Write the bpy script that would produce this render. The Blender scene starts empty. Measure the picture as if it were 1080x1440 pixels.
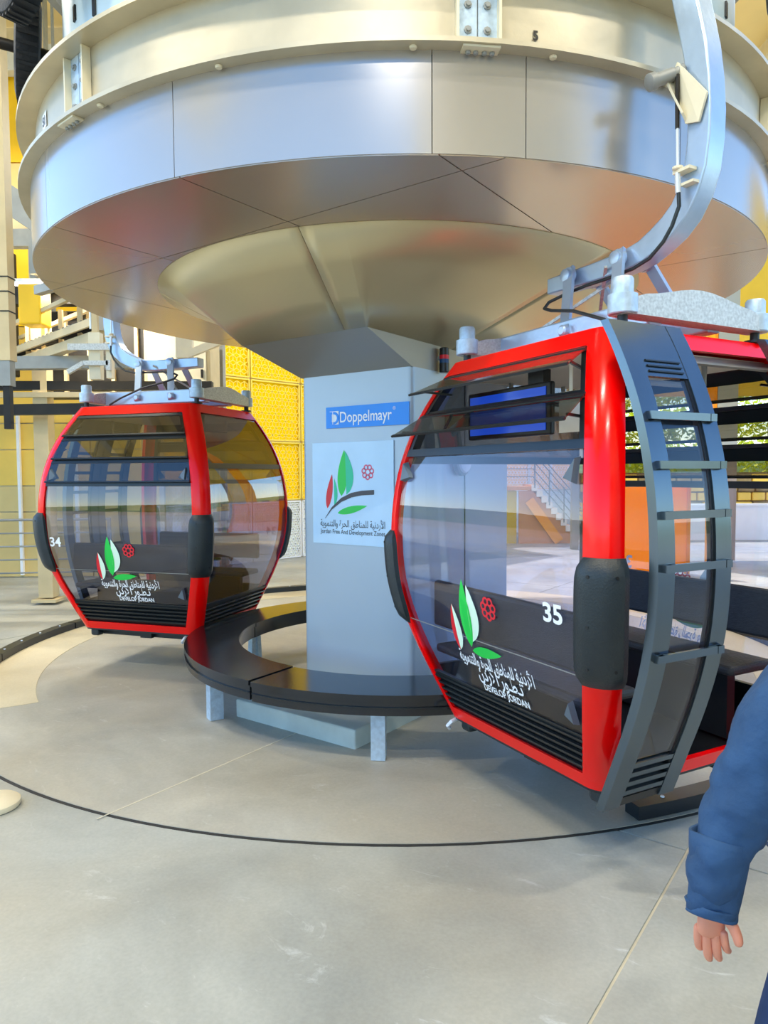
import bpy, bmesh, math, random
from math import sin, cos, pi, radians as R, sqrt
from mathutils import Vector, Matrix
random.seed(7)
SC = bpy.context.scene; C = SC.collection
# ---------------------------------------------------------------- camera
F = 1002.0; PITCH = .0529; ROLL = -.0056; EYE = Vector((0, 0, 1.8))
cd = bpy.data.cameras.new('camera'); cam = bpy.data.objects.new('camera', cd); C.objects.link(cam)
cd.sensor_fit = 'VERTICAL'; cd.sensor_height = 36; cd.lens = 36 * F / 1440; cd.clip_start = .05; cd.clip_end = 600
fw = Vector((0, cos(PITCH), -sin(PITCH))); rt0 = Vector((1, 0, 0)); up0 = Vector((0, sin(PITCH), cos(PITCH)))
rt = cos(ROLL)*rt0 + sin(ROLL)*up0; up = -sin(ROLL)*rt0 + cos(ROLL)*up0
cam.matrix_world = Matrix(((rt.x, up.x, -fw.x, 0), (rt.y, up.y, -fw.y, 0), (rt.z, up.z, -fw.z, EYE.z), (0, 0, 0, 1)))
SC.camera = cam
# ---------------------------------------------------------------- sky, sun, exposure
wd = bpy.data.worlds.new('sky'); SC.world = wd; wd.use_nodes = True; nt = wd.node_tree
sk = nt.nodes.new('ShaderNodeTexSky'); sk.sky_type = 'NISHITA'; sk.sun_disc = False
sk.sun_elevation = R(55); sk.sun_rotation = R(-28); sk.altitude = 700; sk.air_density = 1.0; sk.dust_density = .6; sk.ozone_density = 2
bg = nt.nodes['Background']; bg.inputs['Strength'].default_value = .36
hs = nt.nodes.new('ShaderNodeHueSaturation'); hs.inputs['Saturation'].default_value = 1.2
nt.links.new(sk.outputs[0], hs.inputs['Color']); nt.links.new(hs.outputs[0], bg.inputs[0])
sl = bpy.data.lights.new('sun', 'SUN'); sl.energy = 4.0; sl.angle = R(1); sl.color = (1, .93, .8)
so = bpy.data.objects.new('sun', sl); C.objects.link(so)
sd = Vector((cos(R(55))*sin(R(-28)), cos(R(55))*cos(R(-28)), sin(R(55))))
so.rotation_euler = (-sd).to_track_quat('-Z', 'Y').to_euler(); so.location = (20, 20, 30)
vs = SC.view_settings; vs.view_transform = 'Standard'; vs.look = 'None'; vs.gamma = 1; vs.use_curve_mapping = False
vs.exposure = .6

# ---------------------------------------------------------------- materials
def lin(c): return tuple((v/12.92 if v <= .04045 else ((v+.055)/1.055)**2.4) for v in [x/255 for x in c])
M = {}
def mat(name, rgb, rough=.5, metal=0, var=0, scale=5, bump=0, bscale=30, spec=.5, coat=0, stretch=None, emit=0, detail=4):
    m = bpy.data.materials.new(name); m.use_nodes = True; t = m.node_tree; b = t.nodes['Principled BSDF']
    c = lin(rgb) + (1,)
    b.inputs['Base Color'].default_value = c; b.inputs['Roughness'].default_value = rough
    b.inputs['Metallic'].default_value = metal; b.inputs['Specular IOR Level'].default_value = spec
    b.inputs['Coat Weight'].default_value = coat
    tc = t.nodes.new('ShaderNodeTexCoord'); mp = t.nodes.new('ShaderNodeMapping')
    t.links.new(tc.outputs['Object'], mp.inputs[0])
    if stretch: mp.inputs['Scale'].default_value = stretch
    n = t.nodes.new('ShaderNodeTexNoise'); n.inputs['Scale'].default_value = scale; n.inputs['Detail'].default_value = detail
    t.links.new(mp.outputs[0], n.inputs['Vector'])
    v = max(var, .03)
    rp = t.nodes.new('ShaderNodeValToRGB'); rp.color_ramp.elements[0].position = .3; rp.color_ramp.elements[1].position = .7
    rp.color_ramp.elements[0].color = tuple(x*(1-v) for x in c[:3])+(1,); rp.color_ramp.elements[1].color = tuple(min(1, x*(1+v)) for x in c[:3])+(1,)
    t.links.new(n.outputs[0], rp.inputs[0]); t.links.new(rp.outputs[0], b.inputs['Base Color'])
    if bump:
        n2 = t.nodes.new('ShaderNodeTexNoise'); n2.inputs['Scale'].default_value = bscale; n2.inputs['Detail'].default_value = 6
        t.links.new(mp.outputs[0], n2.inputs['Vector'])
        bp = t.nodes.new('ShaderNodeBump'); bp.inputs['Strength'].default_value = bump; bp.inputs['Distance'].default_value = .02
        t.links.new(n2.outputs[0], bp.inputs['Height']); t.links.new(bp.outputs[0], b.inputs['Normal'])
    if emit:
        b.inputs['Emission Color'].default_value = c; b.inputs['Emission Strength'].default_value = emit
    M[name] = m; return m
def glass(name, tint, refl=.35, rough=.0):
    m = bpy.data.materials.new(name); m.use_nodes = True; t = m.node_tree
    t.nodes.remove(t.nodes['Principled BSDF']); out = t.nodes['Material Output']
    tr = t.nodes.new('ShaderNodeBsdfTransparent'); tr.inputs[0].default_value = lin(tint)+(1,)
    gl = t.nodes.new('ShaderNodeBsdfGlossy'); gl.inputs['Roughness'].default_value = rough; gl.inputs[0].default_value = (1, 1, 1, 1)
    fr = t.nodes.new('ShaderNodeLayerWeight'); fr.inputs[0].default_value = .5
    pw = t.nodes.new('ShaderNodeMath'); pw.operation = 'POWER'; pw.inputs[1].default_value = 4.5; t.links.new(fr.outputs['Facing'], pw.inputs[0])
    ma = t.nodes.new('ShaderNodeMath'); ma.operation = 'MULTIPLY_ADD'; ma.inputs[1].default_value = .9; ma.inputs[2].default_value = refl
    t.links.new(pw.outputs[0], ma.inputs[0]); ma.use_clamp = True
    mx = t.nodes.new('ShaderNodeMixShader'); t.links.new(ma.outputs[0], mx.inputs[0]); t.links.new(tr.outputs[0], mx.inputs[1]); t.links.new(gl.outputs[0], mx.inputs[2])
    t.links.new(mx.outputs[0], out.inputs[0]); M[name] = m; return m
mat('red', (255, 0, 0), .2, 0, .02, 2, spec=.35, coat=.08)
mat('black', (14, 16, 18), .35, 0, .2, 8)
mat('rubber', (30, 40, 44), .42, 0, .15, 12, .15, 120)
mat('darkframe', (28, 36, 40), .3, .2, .1, 6)
mat('hinge', (92, 106, 118), .5)
mat('doorframe', (96, 108, 116), .22, .85, .12, 3, stretch=(1, 1, .3))
mat('galv', (186, 206, 222), .45, .35, .14, 34, .08, 60, detail=8)
mat('armsteel', (178, 200, 224), .34, .55, .06, 9, .05, 40, detail=6)
mat('galvdull', (196, 200, 198), .5, .3, .22, 70, .05, 90, detail=8)
mat('fascia', (184, 180, 174), .22, .6, .03, 1.5)
mat('soffit', (190, 174, 154), .25, .6, .03, 1.5)
mat('cone', (200, 188, 150), .34, .45, .03, 1.5)
mat('ringsteel', (200, 190, 164), .4, .45, .09, 4, .04, 20)
mat('creamsteel', (226, 216, 186), .45, .1, .06, 6)
mat('column', (172, 186, 198), .38, .25, .02, 1)
mat('cap', (158, 156, 148), .4, .4, .03, 1)
def concrete(name, rgb, seed=0, blotch=.22, scuff=.5):
    m = bpy.data.materials.new(name); m.use_nodes = True; t = m.node_tree; b = t.nodes['Principled BSDF']; L = t.links.new
    ge = t.nodes.new('ShaderNodeNewGeometry'); mp = t.nodes.new('ShaderNodeMapping'); L(ge.outputs['Position'], mp.inputs[0]); mp.inputs['Location'].default_value = (seed, seed*2, 0); mp.inputs['Rotation'].default_value = (0, 0, .5)
    def nz(sc, det, ro=.6, st=None, dist=0):
        n = t.nodes.new('ShaderNodeTexNoise'); n.inputs['Scale'].default_value = sc; n.inputs['Detail'].default_value = det; n.inputs['Roughness'].default_value = ro; n.inputs['Distortion'].default_value = dist
        if st: q = t.nodes.new('ShaderNodeMapping'); q.inputs['Scale'].default_value = st; L(mp.outputs[0], q.inputs[0]); L(q.outputs[0], n.inputs['Vector'])
        else: L(mp.outputs[0], n.inputs['Vector'])
        return n
    def ramp(n, p0, c0, p1, c1):
        r = t.nodes.new('ShaderNodeValToRGB'); e = r.color_ramp.elements; e[0].position = p0; e[1].position = p1; e[0].color = tuple(c0)+(1,); e[1].color = tuple(c1)+(1,); L(n.outputs[0], r.inputs[0]); return r
    c = lin(rgb); base = ramp(nz(.9, 9, .62, dist=.6), .32, [v*(1-blotch) for v in c], .68, [min(1, v*(1+blotch)) for v in c])
    warm = ramp(nz(.5, 3), .42, (0, 0, 0), .66, (1, 1, 1)); mx = t.nodes.new('ShaderNodeMix'); mx.data_type = 'RGBA'; mx.blend_type = 'MIX'
    mm = t.nodes.new('ShaderNodeMath'); mm.operation = 'MULTIPLY'; mm.inputs[1].default_value = .35; L(warm.outputs[0], mm.inputs[0]); L(mm.outputs[0], mx.inputs[0]); L(base.outputs[0], mx.inputs[6]); mx.inputs[7].default_value = lin((186, 172, 140))+(1,)
    sc = ramp(nz(3.2, 12, .72, (1, 2.2, 1), 1.4), .60, (0, 0, 0), .74, (1, 1, 1)); m2 = t.nodes.new('ShaderNodeMix'); m2.data_type = 'RGBA'
    m3 = t.nodes.new('ShaderNodeMath'); m3.operation = 'MULTIPLY'; m3.inputs[1].default_value = scuff; L(sc.outputs[0], m3.inputs[0]); L(m3.outputs[0], m2.inputs[0]); L(mx.outputs[2], m2.inputs[6]); m2.inputs[7].default_value = lin((225, 230, 228))+(1,)
    fine = ramp(nz(60, 4), .3, (.93, .93, .93), .7, (1.05, 1.05, 1.05)); m4 = t.nodes.new('ShaderNodeMix'); m4.data_type = 'RGBA'; m4.blend_type = 'MULTIPLY'; m4.inputs[0].default_value = 1
    L(m2.outputs[2], m4.inputs[6]); L(fine.outputs[0], m4.inputs[7]); L(m4.outputs[2], b.inputs['Base Color'])
    rr = ramp(nz(1.7, 6), .3, (.34,)*3, .7, (.62,)*3); L(rr.outputs[0], b.inputs['Roughness'])
    bp = t.nodes.new('ShaderNodeBump'); bp.inputs['Strength'].default_value = .12; bp.inputs['Distance'].default_value = .01; L(nz(14, 8, .7).outputs[0], bp.inputs['Height']); L(bp.outputs[0], b.inputs['Normal'])
    M[name] = m
concrete('concrete', (166, 169, 162), 3); concrete('concrete_in', (170, 169, 158), 9, .2, .42); concrete('concrete_strip', (206, 196, 166), 5, .07, .15)
mat('joint', (206, 200, 178), .8); mat('jointdark', (44, 44, 42), .7)
mat('plinth', (196, 202, 192), .7, 0, .1, 5, .1, 20)
mat('kerb', (34, 38, 42), .35, .2, .15, 5)
mat('bench', (20, 24, 28), .16, .0, .15, 4, .02, 60, spec=.7)
mat('signblue', (6, 140, 240), .35); mat('posterblue', (196, 226, 248), .3); mat('white', (245, 245, 245), .5)
mat('signdark', (20, 70, 120), .5)
mat('textgrey', (70, 80, 90), .5); mat('textwhite', (245, 248, 250), .5); mat('lgreen', (20, 205, 75), .4)
mat('lteal', (30, 200, 150), .4); mat('lpale', (225, 250, 225), .4); mat('lred', (226, 20, 40), .4); mat('lpink', (225, 90, 120), .4); mat('ldark', (62, 62, 70), .4)
mat('yellow', (250, 200, 10), .5, 0, .06, 2); mat('yellowpale', (255, 226, 90), .55, 0, .06, 2)
mat('clad', (246, 204, 84), .5, 0, .08, 1.5); mat('cladtan', (226, 196, 124), .55, 0, .08, 1.5)
mat('roof', (250, 226, 160), .7, 0, .05, 1); mat('tan', (206, 186, 142), .5, .1, .08, 4)
mat('darksteel', (34, 31, 27), .5, .4, .2, 6); mat('greysteel', (150, 152, 148), .5, .3, .1, 6)
mat('tyre', (26, 26, 28), .75, 0, .2, 20, .2, 60); mat('rim', (214, 222, 230), .4, .3)
mat('plateblue', (200, 222, 232), .4, .2, .05, 3)
mat('stair', (226, 160, 86), .6, 0, .06, 3); mat('stairside', (206, 140, 84), .6, 0, .05, 3); mat('orange', (250, 160, 20), .5)
mat('ochreground', (206, 186, 140), .9, 0, .15, .3, .1, 2); mat('hill', (120, 140, 60), .95, 0, .35, .15, .3, 1)
mat('leaf', (206, 214, 24), .6, 0, .35, 3); mat('bark', (110, 86, 60), .9, 0, .2, 6, .3, 20)
mat('seat', (40, 44, 48), .5, 0, .3, 30, .25, 60, stretch=(1, 1, 6)); mat('ceilpanel', (222, 216, 198), .5)
mat('screenblue', (24, 70, 190), .2, emit=.35); mat('paper', (245, 240, 225), .6)
mat('navy', (40, 74, 112), .85, 0, .18, 10, .35, 22); mat('skin', (226, 146, 116), .5, 0, .06, 14); mat('hair', (24, 20, 18), .6)
mat('trouser', (26, 52, 92), .85, 0, .15, 10, .2, 30); mat('shoe', (30, 28, 28), .5); mat('nail', (232, 170, 150), .35)
mat('tube', (255, 250, 235), .4, emit=6); mat('stone', (150, 130, 90), .9, 0, .3, 3, .3, 8)
glass('glass', (238, 238, 246), .03); glass('glassdim', (214, 214, 224), .07); glass('glassdark', (160, 158, 160), .08); glass('louverglass', (206, 202, 192), .06); glass('glassdoor', (240, 242, 246), .03)  # far cabin's panes tinted darker to stand for its shaded interior

# ---------------------------------------------------------------- mesh helpers
class MB:
    def __init__(s): s.v = []; s.f = []
    def add(s, vs_, fs):
        o = len(s.v); s.v += [tuple(v) for v in vs_]; s.f += [tuple(i+o for i in f) for f in fs]; return s
    def box(s, c, d, rz=0, bev=0, rot=None):
        hx_, hy_, hz = [x/2 for x in d]; m = rot if rot else Matrix.Rotation(rz, 3, 'Z')
        if bev <= 0:
            P = [(x, y, z) for z in (-hz, hz) for (x, y) in ((-hx_, -hy_), (hx_, -hy_), (hx_, hy_), (-hx_, hy_))]
            Fs = [(3, 2, 1, 0), (4, 5, 6, 7), (0, 1, 5, 4), (1, 2, 6, 5), (2, 3, 7, 6), (3, 0, 4, 7)]
        else:
            bm = bmesh.new(); bmesh.ops.create_cube(bm, size=1); bmesh.ops.scale(bm, vec=d, verts=bm.verts)
            bmesh.ops.bevel(bm, geom=bm.edges[:], offset=bev, segments=2, affect='EDGES', profile=.5)
            bm.verts.index_update(); P = [tuple(v.co) for v in bm.verts]; Fs = [tuple(v.index for v in f.verts) for f in bm.faces]; bm.free()
        cc = Vector(c); return s.add([m @ Vector(p) + cc for p in P], Fs)
    def bar(s, a, b, w, h=None, upv=(0, 0, 1)):
        a = Vector(a); b = Vector(b); h = h or w; d = (b-a).normalized(); u = Vector(upv)
        if abs(d.dot(u)) > .98: u = Vector((1, 0, 0))
        x = d.cross(u).normalized(); y = x.cross(d)
        P = [p + x*i*w/2 + y*j*h/2 for p in (a, b) for i, j in ((-1, -1), (1, -1), (1, 1), (-1, 1))]
        return s.add(P, [(3, 2, 1, 0), (4, 5, 6, 7), (0, 1, 5, 4), (1, 2, 6, 5), (2, 3, 7, 6), (3, 0, 4, 7)])
    def tube(s, pts, r, n=8, closed=False):
        pts = [Vector(p) for p in pts]; L = len(pts); rs = r if isinstance(r, (list, tuple)) else [r]*L; rings = []; pu = None
        for i, p in enumerate(pts):
            a = pts[i-1] if (i or closed) else p; b = pts[(i+1) % L] if (i < L-1 or closed) else p
            d = (b-a).normalized()
            if pu is None: pu = Vector((0, 0, 1)) if abs(d.z) < .9 else Vector((1, 0, 0))
            x = d.cross(pu).normalized(); pu = x.cross(d).normalized()
            rings.append([p + (x*cos(t)+pu*sin(t))*rs[i] for t in [2*pi*k/n for k in range(n)]])
        V = [v for rr in rings for v in rr]; Fs = []
        for i in range(L if closed else L-1):
            j = (i+1) % L
            for k in range(n): Fs.append((i*n+k, i*n+(k+1) % n, j*n+(k+1) % n, j*n+k))
        if not closed: Fs += [tuple(range(n))[::-1], tuple((L-1)*n+k for k in range(n))]
        return s.add(V, Fs)
    def lathe(s, c, prof, n=24, axis=None):
        c = Vector(c); q = axis.to_track_quat('Z', 'Y').to_matrix() if axis else Matrix.Identity(3)
        V = []; Fs = []; m = len(prof)
        for k in range(n):
            t = 2*pi*k/n
            for r_, z in prof: V.append(c + q @ Vector((r_*cos(t), r_*sin(t), z)))
        for k in range(n):
            k2 = (k+1) % n
            for i in range(m-1): Fs.append((k*m+i, k2*m+i, k2*m+i+1, k*m+i+1))
        Fs.append(tuple(k*m for k in range(n))[::-1]); Fs.append(tuple(k*m+m-1 for k in range(n)))
        return s.add(V, Fs)
    def prism(s, poly, z0, z1):
        n = len(poly); V = [(p[0], p[1], z0) for p in poly]+[(p[0], p[1], z1) for p in poly]
        return s.add(V, [tuple(range(n))[::-1], tuple(range(n, 2*n))]+[(i, (i+1) % n, n+(i+1) % n, n+i) for i in range(n)])
    def shell(s, fn, us, vs_, th_fn):
        """grid patch fn(u,v,offset) thickened between offset 0 and thickness"""
        nu, nv = len(us), len(vs_); V = [fn(u, v, 0) for v in vs_ for u in us]+[fn(u, v, th_fn) for v in vs_ for u in us]; K = nu*nv; Fs = []
        I = lambda i, j, k=0: k*K+j*nu+i
        for j in range(nv-1):
            for i in range(nu-1):
                Fs.append((I(i, j), I(i+1, j), I(i+1, j+1), I(i, j+1))); Fs.append((I(i, j+1, 1), I(i+1, j+1, 1), I(i+1, j, 1), I(i, j, 1)))
        for i in range(nu-1):
            Fs.append((I(i, 0, 1), I(i+1, 0, 1), I(i+1, 0), I(i, 0))); Fs.append((I(i, nv-1), I(i+1, nv-1), I(i+1, nv-1, 1), I(i, nv-1, 1)))
        for j in range(nv-1):
            Fs.append((I(0, j), I(0, j+1), I(0, j+1, 1), I(0, j, 1))); Fs.append((I(nu-1, j, 1), I(nu-1, j+1, 1), I(nu-1, j+1), I(nu-1, j)))
        return s.add(V, Fs)
    def ring(s, c, r0, r1, z0, z1, a0=0, a1=2*pi, n=96):
        full = abs(a1-a0-2*pi) < 1e-6; m = n if full else n+1; V = []
        for k in range(m):
            t = a0+(a1-a0)*k/n
            for r_, z in ((r0, z0), (r1, z0), (r1, z1), (r0, z1)): V.append((c[0]+r_*cos(t), c[1]+r_*sin(t), z))
        Fs = []
        for k in range(n):
            k2 = (k+1) % m
            for i in range(4): Fs.append((k*4+i, k2*4+i, k2*4+(i+1) % 4, k*4+(i+1) % 4))
        if not full: Fs += [(0, 1, 2, 3)[::-1], tuple(n*4+i for i in range(4))]
        return s.add(V, Fs)
    def mesh(s, name, m, smooth=False):
        me = bpy.data.meshes.new(name); me.from_pydata(s.v, [], s.f); me.validate(); 
        bm = bmesh.new(); bm.from_mesh(me); bmesh.ops.recalc_face_normals(bm, faces=bm.faces); bm.to_mesh(me); bm.free()
        me.materials.append(M[m]); 
        if smooth: 
            for p in me.polygons: p.use_smooth = True
            me.set_sharp_from_angle(angle=R(35))
        me.update(); return me
    def build(s, name, m, parent=None, smooth=False):
        o = bpy.data.objects.new(name, s.mesh(name, m, smooth)); C.objects.link(o); o.parent = parent; return o
def tag(o, label=None, cat=None, group=None, kind=None):
    if label: o['label'] = label
    if cat: o['category'] = cat
    if group: o['group'] = group
    if kind: o['kind'] = kind
    return o
def empty(name, loc=(0, 0, 0), rz=0, label=None, cat=None, group=None):
    o = bpy.data.objects.new(name, None); C.objects.link(o); o.location = loc; o.rotation_euler = (0, 0, rz); o.empty_display_size = .1
    return tag(o, label, cat, group)
def share(name, me, parent, loc=(0, 0, 0), rz=0):
    o = bpy.data.objects.new(name, me); C.objects.link(o); o.parent = parent; o.location = loc; o.rotation_euler = (0, 0, rz); return o
def text_mesh(body, size, align='CENTER', ext=0, bold=0):
    cu = bpy.data.curves.new('text', 'FONT'); cu.body = body; cu.size = size; cu.align_x = align; cu.extrude = ext; cu.offset = bold
    o = bpy.data.objects.new('text', cu); C.objects.link(o); bpy.context.view_layer.update()
    me = bpy.data.meshes.new_from_object(o.evaluated_get(bpy.context.evaluated_depsgraph_get()))
    bpy.data.objects.remove(o); bpy.data.curves.remove(cu)
    V = [tuple(v.co) for v in me.vertices]; Fs = [tuple(p.vertices) for p in me.polygons]; bpy.data.meshes.remove(me); return V, Fs
AR1 = ''.join(chr(c) for c in [0xFE8D, 0xFEF7, 0xFEAD, 0xFEA9, 0xFEE7, 0xFEF4, 0xFE94, 32, 0xFEDF, 0xFEE0, 0xFEE4, 0xFEE8, 0xFE8E, 0xFEC3, 0xFED6, 32, 0xFE8D, 0xFEDF, 0xFEA4, 0xFEAE, 0x0629, 32, 0xFEED, 0xFE8D, 0xFEDF, 0xFE98, 0xFEE8, 0xFEE4, 0xFEEE, 0xFEF3, 0xFE94][::-1])
AR2 = ''.join(chr(c) for c in [0xFEE7, 0x640, 0xFEC4, 0x640, 0xFEEE, 0xFEAD, 32, 0xFE8D, 0xFEF7, 0xFEAD, 0xFEA9, 0xFEE5][::-1])
def U(a, b, n): return [a+(b-a)*i/n for i in range(n+1)]

# building axes: A = along the tower's right face, B = along its left face
AX = Vector((.588, .809, 0)); BX = Vector((-.809, .588, 0)); AZ = math.atan2(.809, .588)
DC = Vector((.117, 6.026, 0))            # centre of the drum, bench and column
def ab(o, a, b, z=0): return Vector((o[0], o[1], 0)) + AX*a + BX*b + Vector((0, 0, z))

# ================================================================ STRUCTURE: floor
fl = MB(); fl.box((0, 12, -.11), (70, 60, .18)).build('floor', 'jointdark'); fl = bpy.data.objects['floor']; tag(fl, kind='structure')
# outer slabs on the building grid, joints 8 mm wide filled pale
jb = MB(); jb.box((0, 12, -.012), (69.9, 59.9, .016)); tag(jb.build('joint_filler', 'joint', fl))
G0 = Vector((1.434, 3.30, 0)); SL = 3.6
me = MB().box((0, 0, -.006), (SL-.012, SL-.012, .02)).mesh('slab', 'concrete')
for i in range(-5, 7):
    for j in range(-4, 5):
        p = ab(G0, (i-.5)*SL + (0 if True else 0), (j+.5)*SL)
        if -13 < p.x < 16 and -6 < p.y < 24:
            share('floor_slab', me, fl, (p.x, p.y, 0), AZ)
# round inner floor, its dark groove and pale strip
TC = (.103, 7.34); RG = 3.98
def disc(r, n=160): return [(TC[0]+r*cos(2*pi*k/n), TC[1]+r*sin(2*pi*k/n)) for k in range(n)]
MB().prism(disc(RG+.012), .003, .0065).build('groove', 'jointdark', fl)
MB().prism(disc(RG-.008), .004, .0095).build('round_floor', 'concrete_in', fl)
MB().ring(TC, 3.36, RG-.03, .0095, .0125, R(-58), R(212), 120).build('concrete_strip', 'concrete_strip', fl)
for (x, y, rz) in ((-.6, 4.3, AZ),): share('saw_cut', MB().box((0, 0, .0105), (1.9, .008, .002)).mesh('saw_cut', 'joint'), fl, (x-.35, y+.1, 0), AZ)
# outdoors
g = MB().box((0, 60, -.25), (500, 500, .1)).build('ground', 'ochreground'); tag(g, kind='structure')
def hills():
    b = MB(); n = 90
    for k in range(n):
        pass
    V = []; Fs = []
    for k in range(n+1):
        t = 2*pi*k/n; h_ = 9+5*sin(3*t+1)+3*sin(7*t)+1.5*sin(17*t)
        V += [(150*cos(t), 150*sin(t), -.3), (190*cos(t), 190*sin(t), h_*.75), (230*cos(t), 230*sin(t), h_)]
    for k in range(n):
        for i in range(2): Fs.append((k*3+i, (k+1)*3+i, (k+1)*3+i+1, k*3+i+1))
    b.add(V, Fs); return b.build('hills', 'hill', None, True)
tag(hills(), kind='structure')
# roof
rf = MB().box((-1.5, 5.8, 9.65), (21, 20.6, .2)).build('ceiling', 'roof'); tag(rf, kind='structure')
rb = MB().box((0, 0, 9.42), (.18, 20.5, .26)).mesh('roof_beam', 'creamsteel')
for x in (-11, -8, -5, -2, 1, 4, 7): share('roof_beam', rb, rf, (x, 5.8, 0))
bw = MB().box((6.0, -4.2, 4.75), (10.5, .2, 9.5)).build('wall_back', 'creamsteel'); tag(bw, kind='structure')
for k in range(4):
    MB().box((2.2+2.5*k, -4.07, 1.3), (1.9, .05, 2.2)).build('shutter', 'greysteel', bw); MB().box((2.2+2.5*k, -4.07, 4.6), (1.9, .05, 1.1)).build('window', 'darkframe', bw)
# left wall : cladding sheets
wl = MB().box((-8.3, 12.72, 4.75), (8.2, .1, 9.5)).build('wall_left', 'creamsteel'); tag(wl, kind='structure')
rows = [(0.02, 1.16, 'cladtan'), (1.18, 1.62, 'cladtan'), (1.64, 2.26, 'clad'), (2.28, 2.72, 'clad'), (2.74, 4.4, 'clad'), (4.42, 5.9, 'yellow'), (5.92, 7.2, 'cladtan'), (7.22, 8.9, 'yellow')]
for z0, z1, mm in rows:
    mw = MB().box((0, 0, (z0+z1)/2), (.86, .05, z1-z0), bev=0).mesh('cladding_sheet', mm)
    for k in range(9):
        share('cladding_sheet', mw, wl, (-4.72-.90*k, 12.64, 0))
for x_ in (-6.42, -5.42): MB().box((x_, 12.58, 1.5), (.05, .06, 2.9)).build('sky_gap_strip', 'white', wl)  # white strips painted in place of bright sky showing through cladding gaps
# ================================================================ central column
NC = Vector((.208, 5.2, 0)); ctr = NC + BX*.54 + AX*.787
col = empty('tower_column', (ctr.x, ctr.y, 0), AZ, 'blue-grey sheet-clad tower column in the middle of the round bench', 'column')
CW, CL_ = 1.08, 1.574     # along B, along A
def rrect(a, b, r, n=5):
    P = []
    for (sx, sy, t0) in ((1, 1, 0), (-1, 1, 90), (-1, -1, 180), (1, -1, 270)):
        for k in range(n+1):
            t = R(t0+90*k/n); P.append((sx*(a-r)+r*cos(t), sy*(b-r)+r*sin(t)))
    return P
MB().prism(rrect(CL_/2, CW/2, .045), .14, 2.58).build('column_shell', 'column', col, True)
MB().box((-.02, -CW/2-.003, 1.36), (.006, .006, 2.4)).build('panel_joint', 'jointdark', col)
MB().box((-.22, -.03, .07), (2.66, 1.13, .14), bev=.012).build('plinth', 'plinth', col)
# local frame of column: +x = A (away-right), -x faces camera-left, -y = right face
# cap: prism flush on the right side, overhanging forward
zt, zb_ = 2.777, 2.58; a0, a1 = -CL_/2, CL_/2; b0, b1 = -CW/2, CW/2
T0 = (a0-.54, a1+.42, b0, b1+.10)
V = [(a0, b0, zb_), (a1, b0, zb_), (a1, b1, zb_), (a0, b1, zb_), (T0[0], T0[2], zt), (T0[1], T0[2], zt), (T0[1], T0[3], zt), (T0[0], T0[3], zt)]
MB().add(V, [(0, 1, 2, 3), (7, 6, 5, 4), (0, 4, 5, 1), (1, 5, 6, 2), (2, 6, 7, 3), (3, 7, 4, 0)]).build('column_cap', 'cap', col)
# Company sign + poster on the front-left face (x = a0)
def on_face(V, y, z, off): # text (u right, v up) -> face -x ; right seen from outside is -y
    return [(a0-off, y - v[0], z + v[1]) for v in V]
ww = empty('company_sign', (ctr.x, ctr.y, 0), AZ, 'bright blue name sign high on the tower column', 'sign')
SY = .0
def fy(px, z_=None):   # pixel column -> local y on the front face (measured once): x=426 -> +.54, x=580 -> -.54, perspective-correct
    t = (px-540)/F; # point = NC + BX*w ; w from ray
    w = (NC.x - t*NC.y)/(t*BX.y - BX.x); return -.54 + w
SX0, SX1 = .268, -.521
MB().box((a0-.008, (SX0+SX1)/2, 2.245), (.012, abs(SX0-SX1), .165)).build('sign_plate', 'signblue', ww)
MB().add(on_face([(-.045, -.052), (.045, -.052), (.045, .052), (-.045, .052)], SX0-.085, 2.242, .0155), [(0, 1, 2, 3)]).build('logo_square', 'white', ww)
Vt, Ft = text_mesh('D', .135, bold=.004); MB().add(on_face(Vt, SX0-.085, 2.194, .017), Ft).build('logo_letter', 'signblue', ww)
MB().add(on_face([(-.006, -.05), (.0, -.05), (.0, .05), (-.006, .05)], SX0-.075, 2.242, .018), [(0, 1, 2, 3)]).build('logo_stripe', 'white', ww)
Vt, Ft = text_mesh('Doppelmayr', .118, 'LEFT', bold=.001); wd_ = max(v[0] for v in Vt); sc_ = .50/wd_
MB().add(on_face([(v[0]*sc_, v[1]) for v in Vt], SX0-.138, 2.205, .016), Ft).build('lettering', 'white', ww)
Vt, Ft = text_mesh('\u00ae', .035); MB().add(on_face(Vt, SX0-.66, 2.275, .016), Ft).build('registered_mark', 'white', ww)

def leaf(cx, cz, h, w, lean=0, n=14, flip=1, side=0):
    """pointed leaf outline; side -1/1 gives one half"""
    P = []
    for k in range(n+1):
        t = k/n; wv = w*(sin(pi*t**.8))**.85
        P.append((t, wv))
    L = [(cx + lean*t + (-(wv) if side != 1 else 0)*flip, cz + h*t) for t, wv in P]
    Rr = [(cx + lean*t + ((wv) if side != -1 else 0)*flip, cz + h*t) for t, wv in P]
    return L + Rr[::-1][1:-1]
def rot2(P, a, o=(0, 0)):
    c, s_ = cos(a), sin(a); return [((x-o[0])*c-(z-o[1])*s_+o[0], (x-o[0])*s_+(z-o[1])*c+o[1]) for x, z in P]
def fan(P): return [tuple(range(len(P)))]
def flower(cx, cz, r, ri=.36):
    V = []; Fs = []
    for k in range(7):
        t = 2*pi*k/7+.2; c_ = Vector((cx+r*.62*cos(t), cz+r*.62*sin(t)))
        # open ring petals
        m_ = 10; o = len(V)
        for j in range(m_):
            a = 2*pi*j/m_; V += [(c_.x+r*.38*cos(a), c_.y+r*.38*sin(a)), (c_.x+r*.2*cos(a), c_.y+r*.2*sin(a))]
        for j in range(m_): k2 = (j+1) % m_; Fs.append((o+2*j, o+2*k2, o+2*k2+1, o+2*j+1))
    return V, Fs
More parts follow.
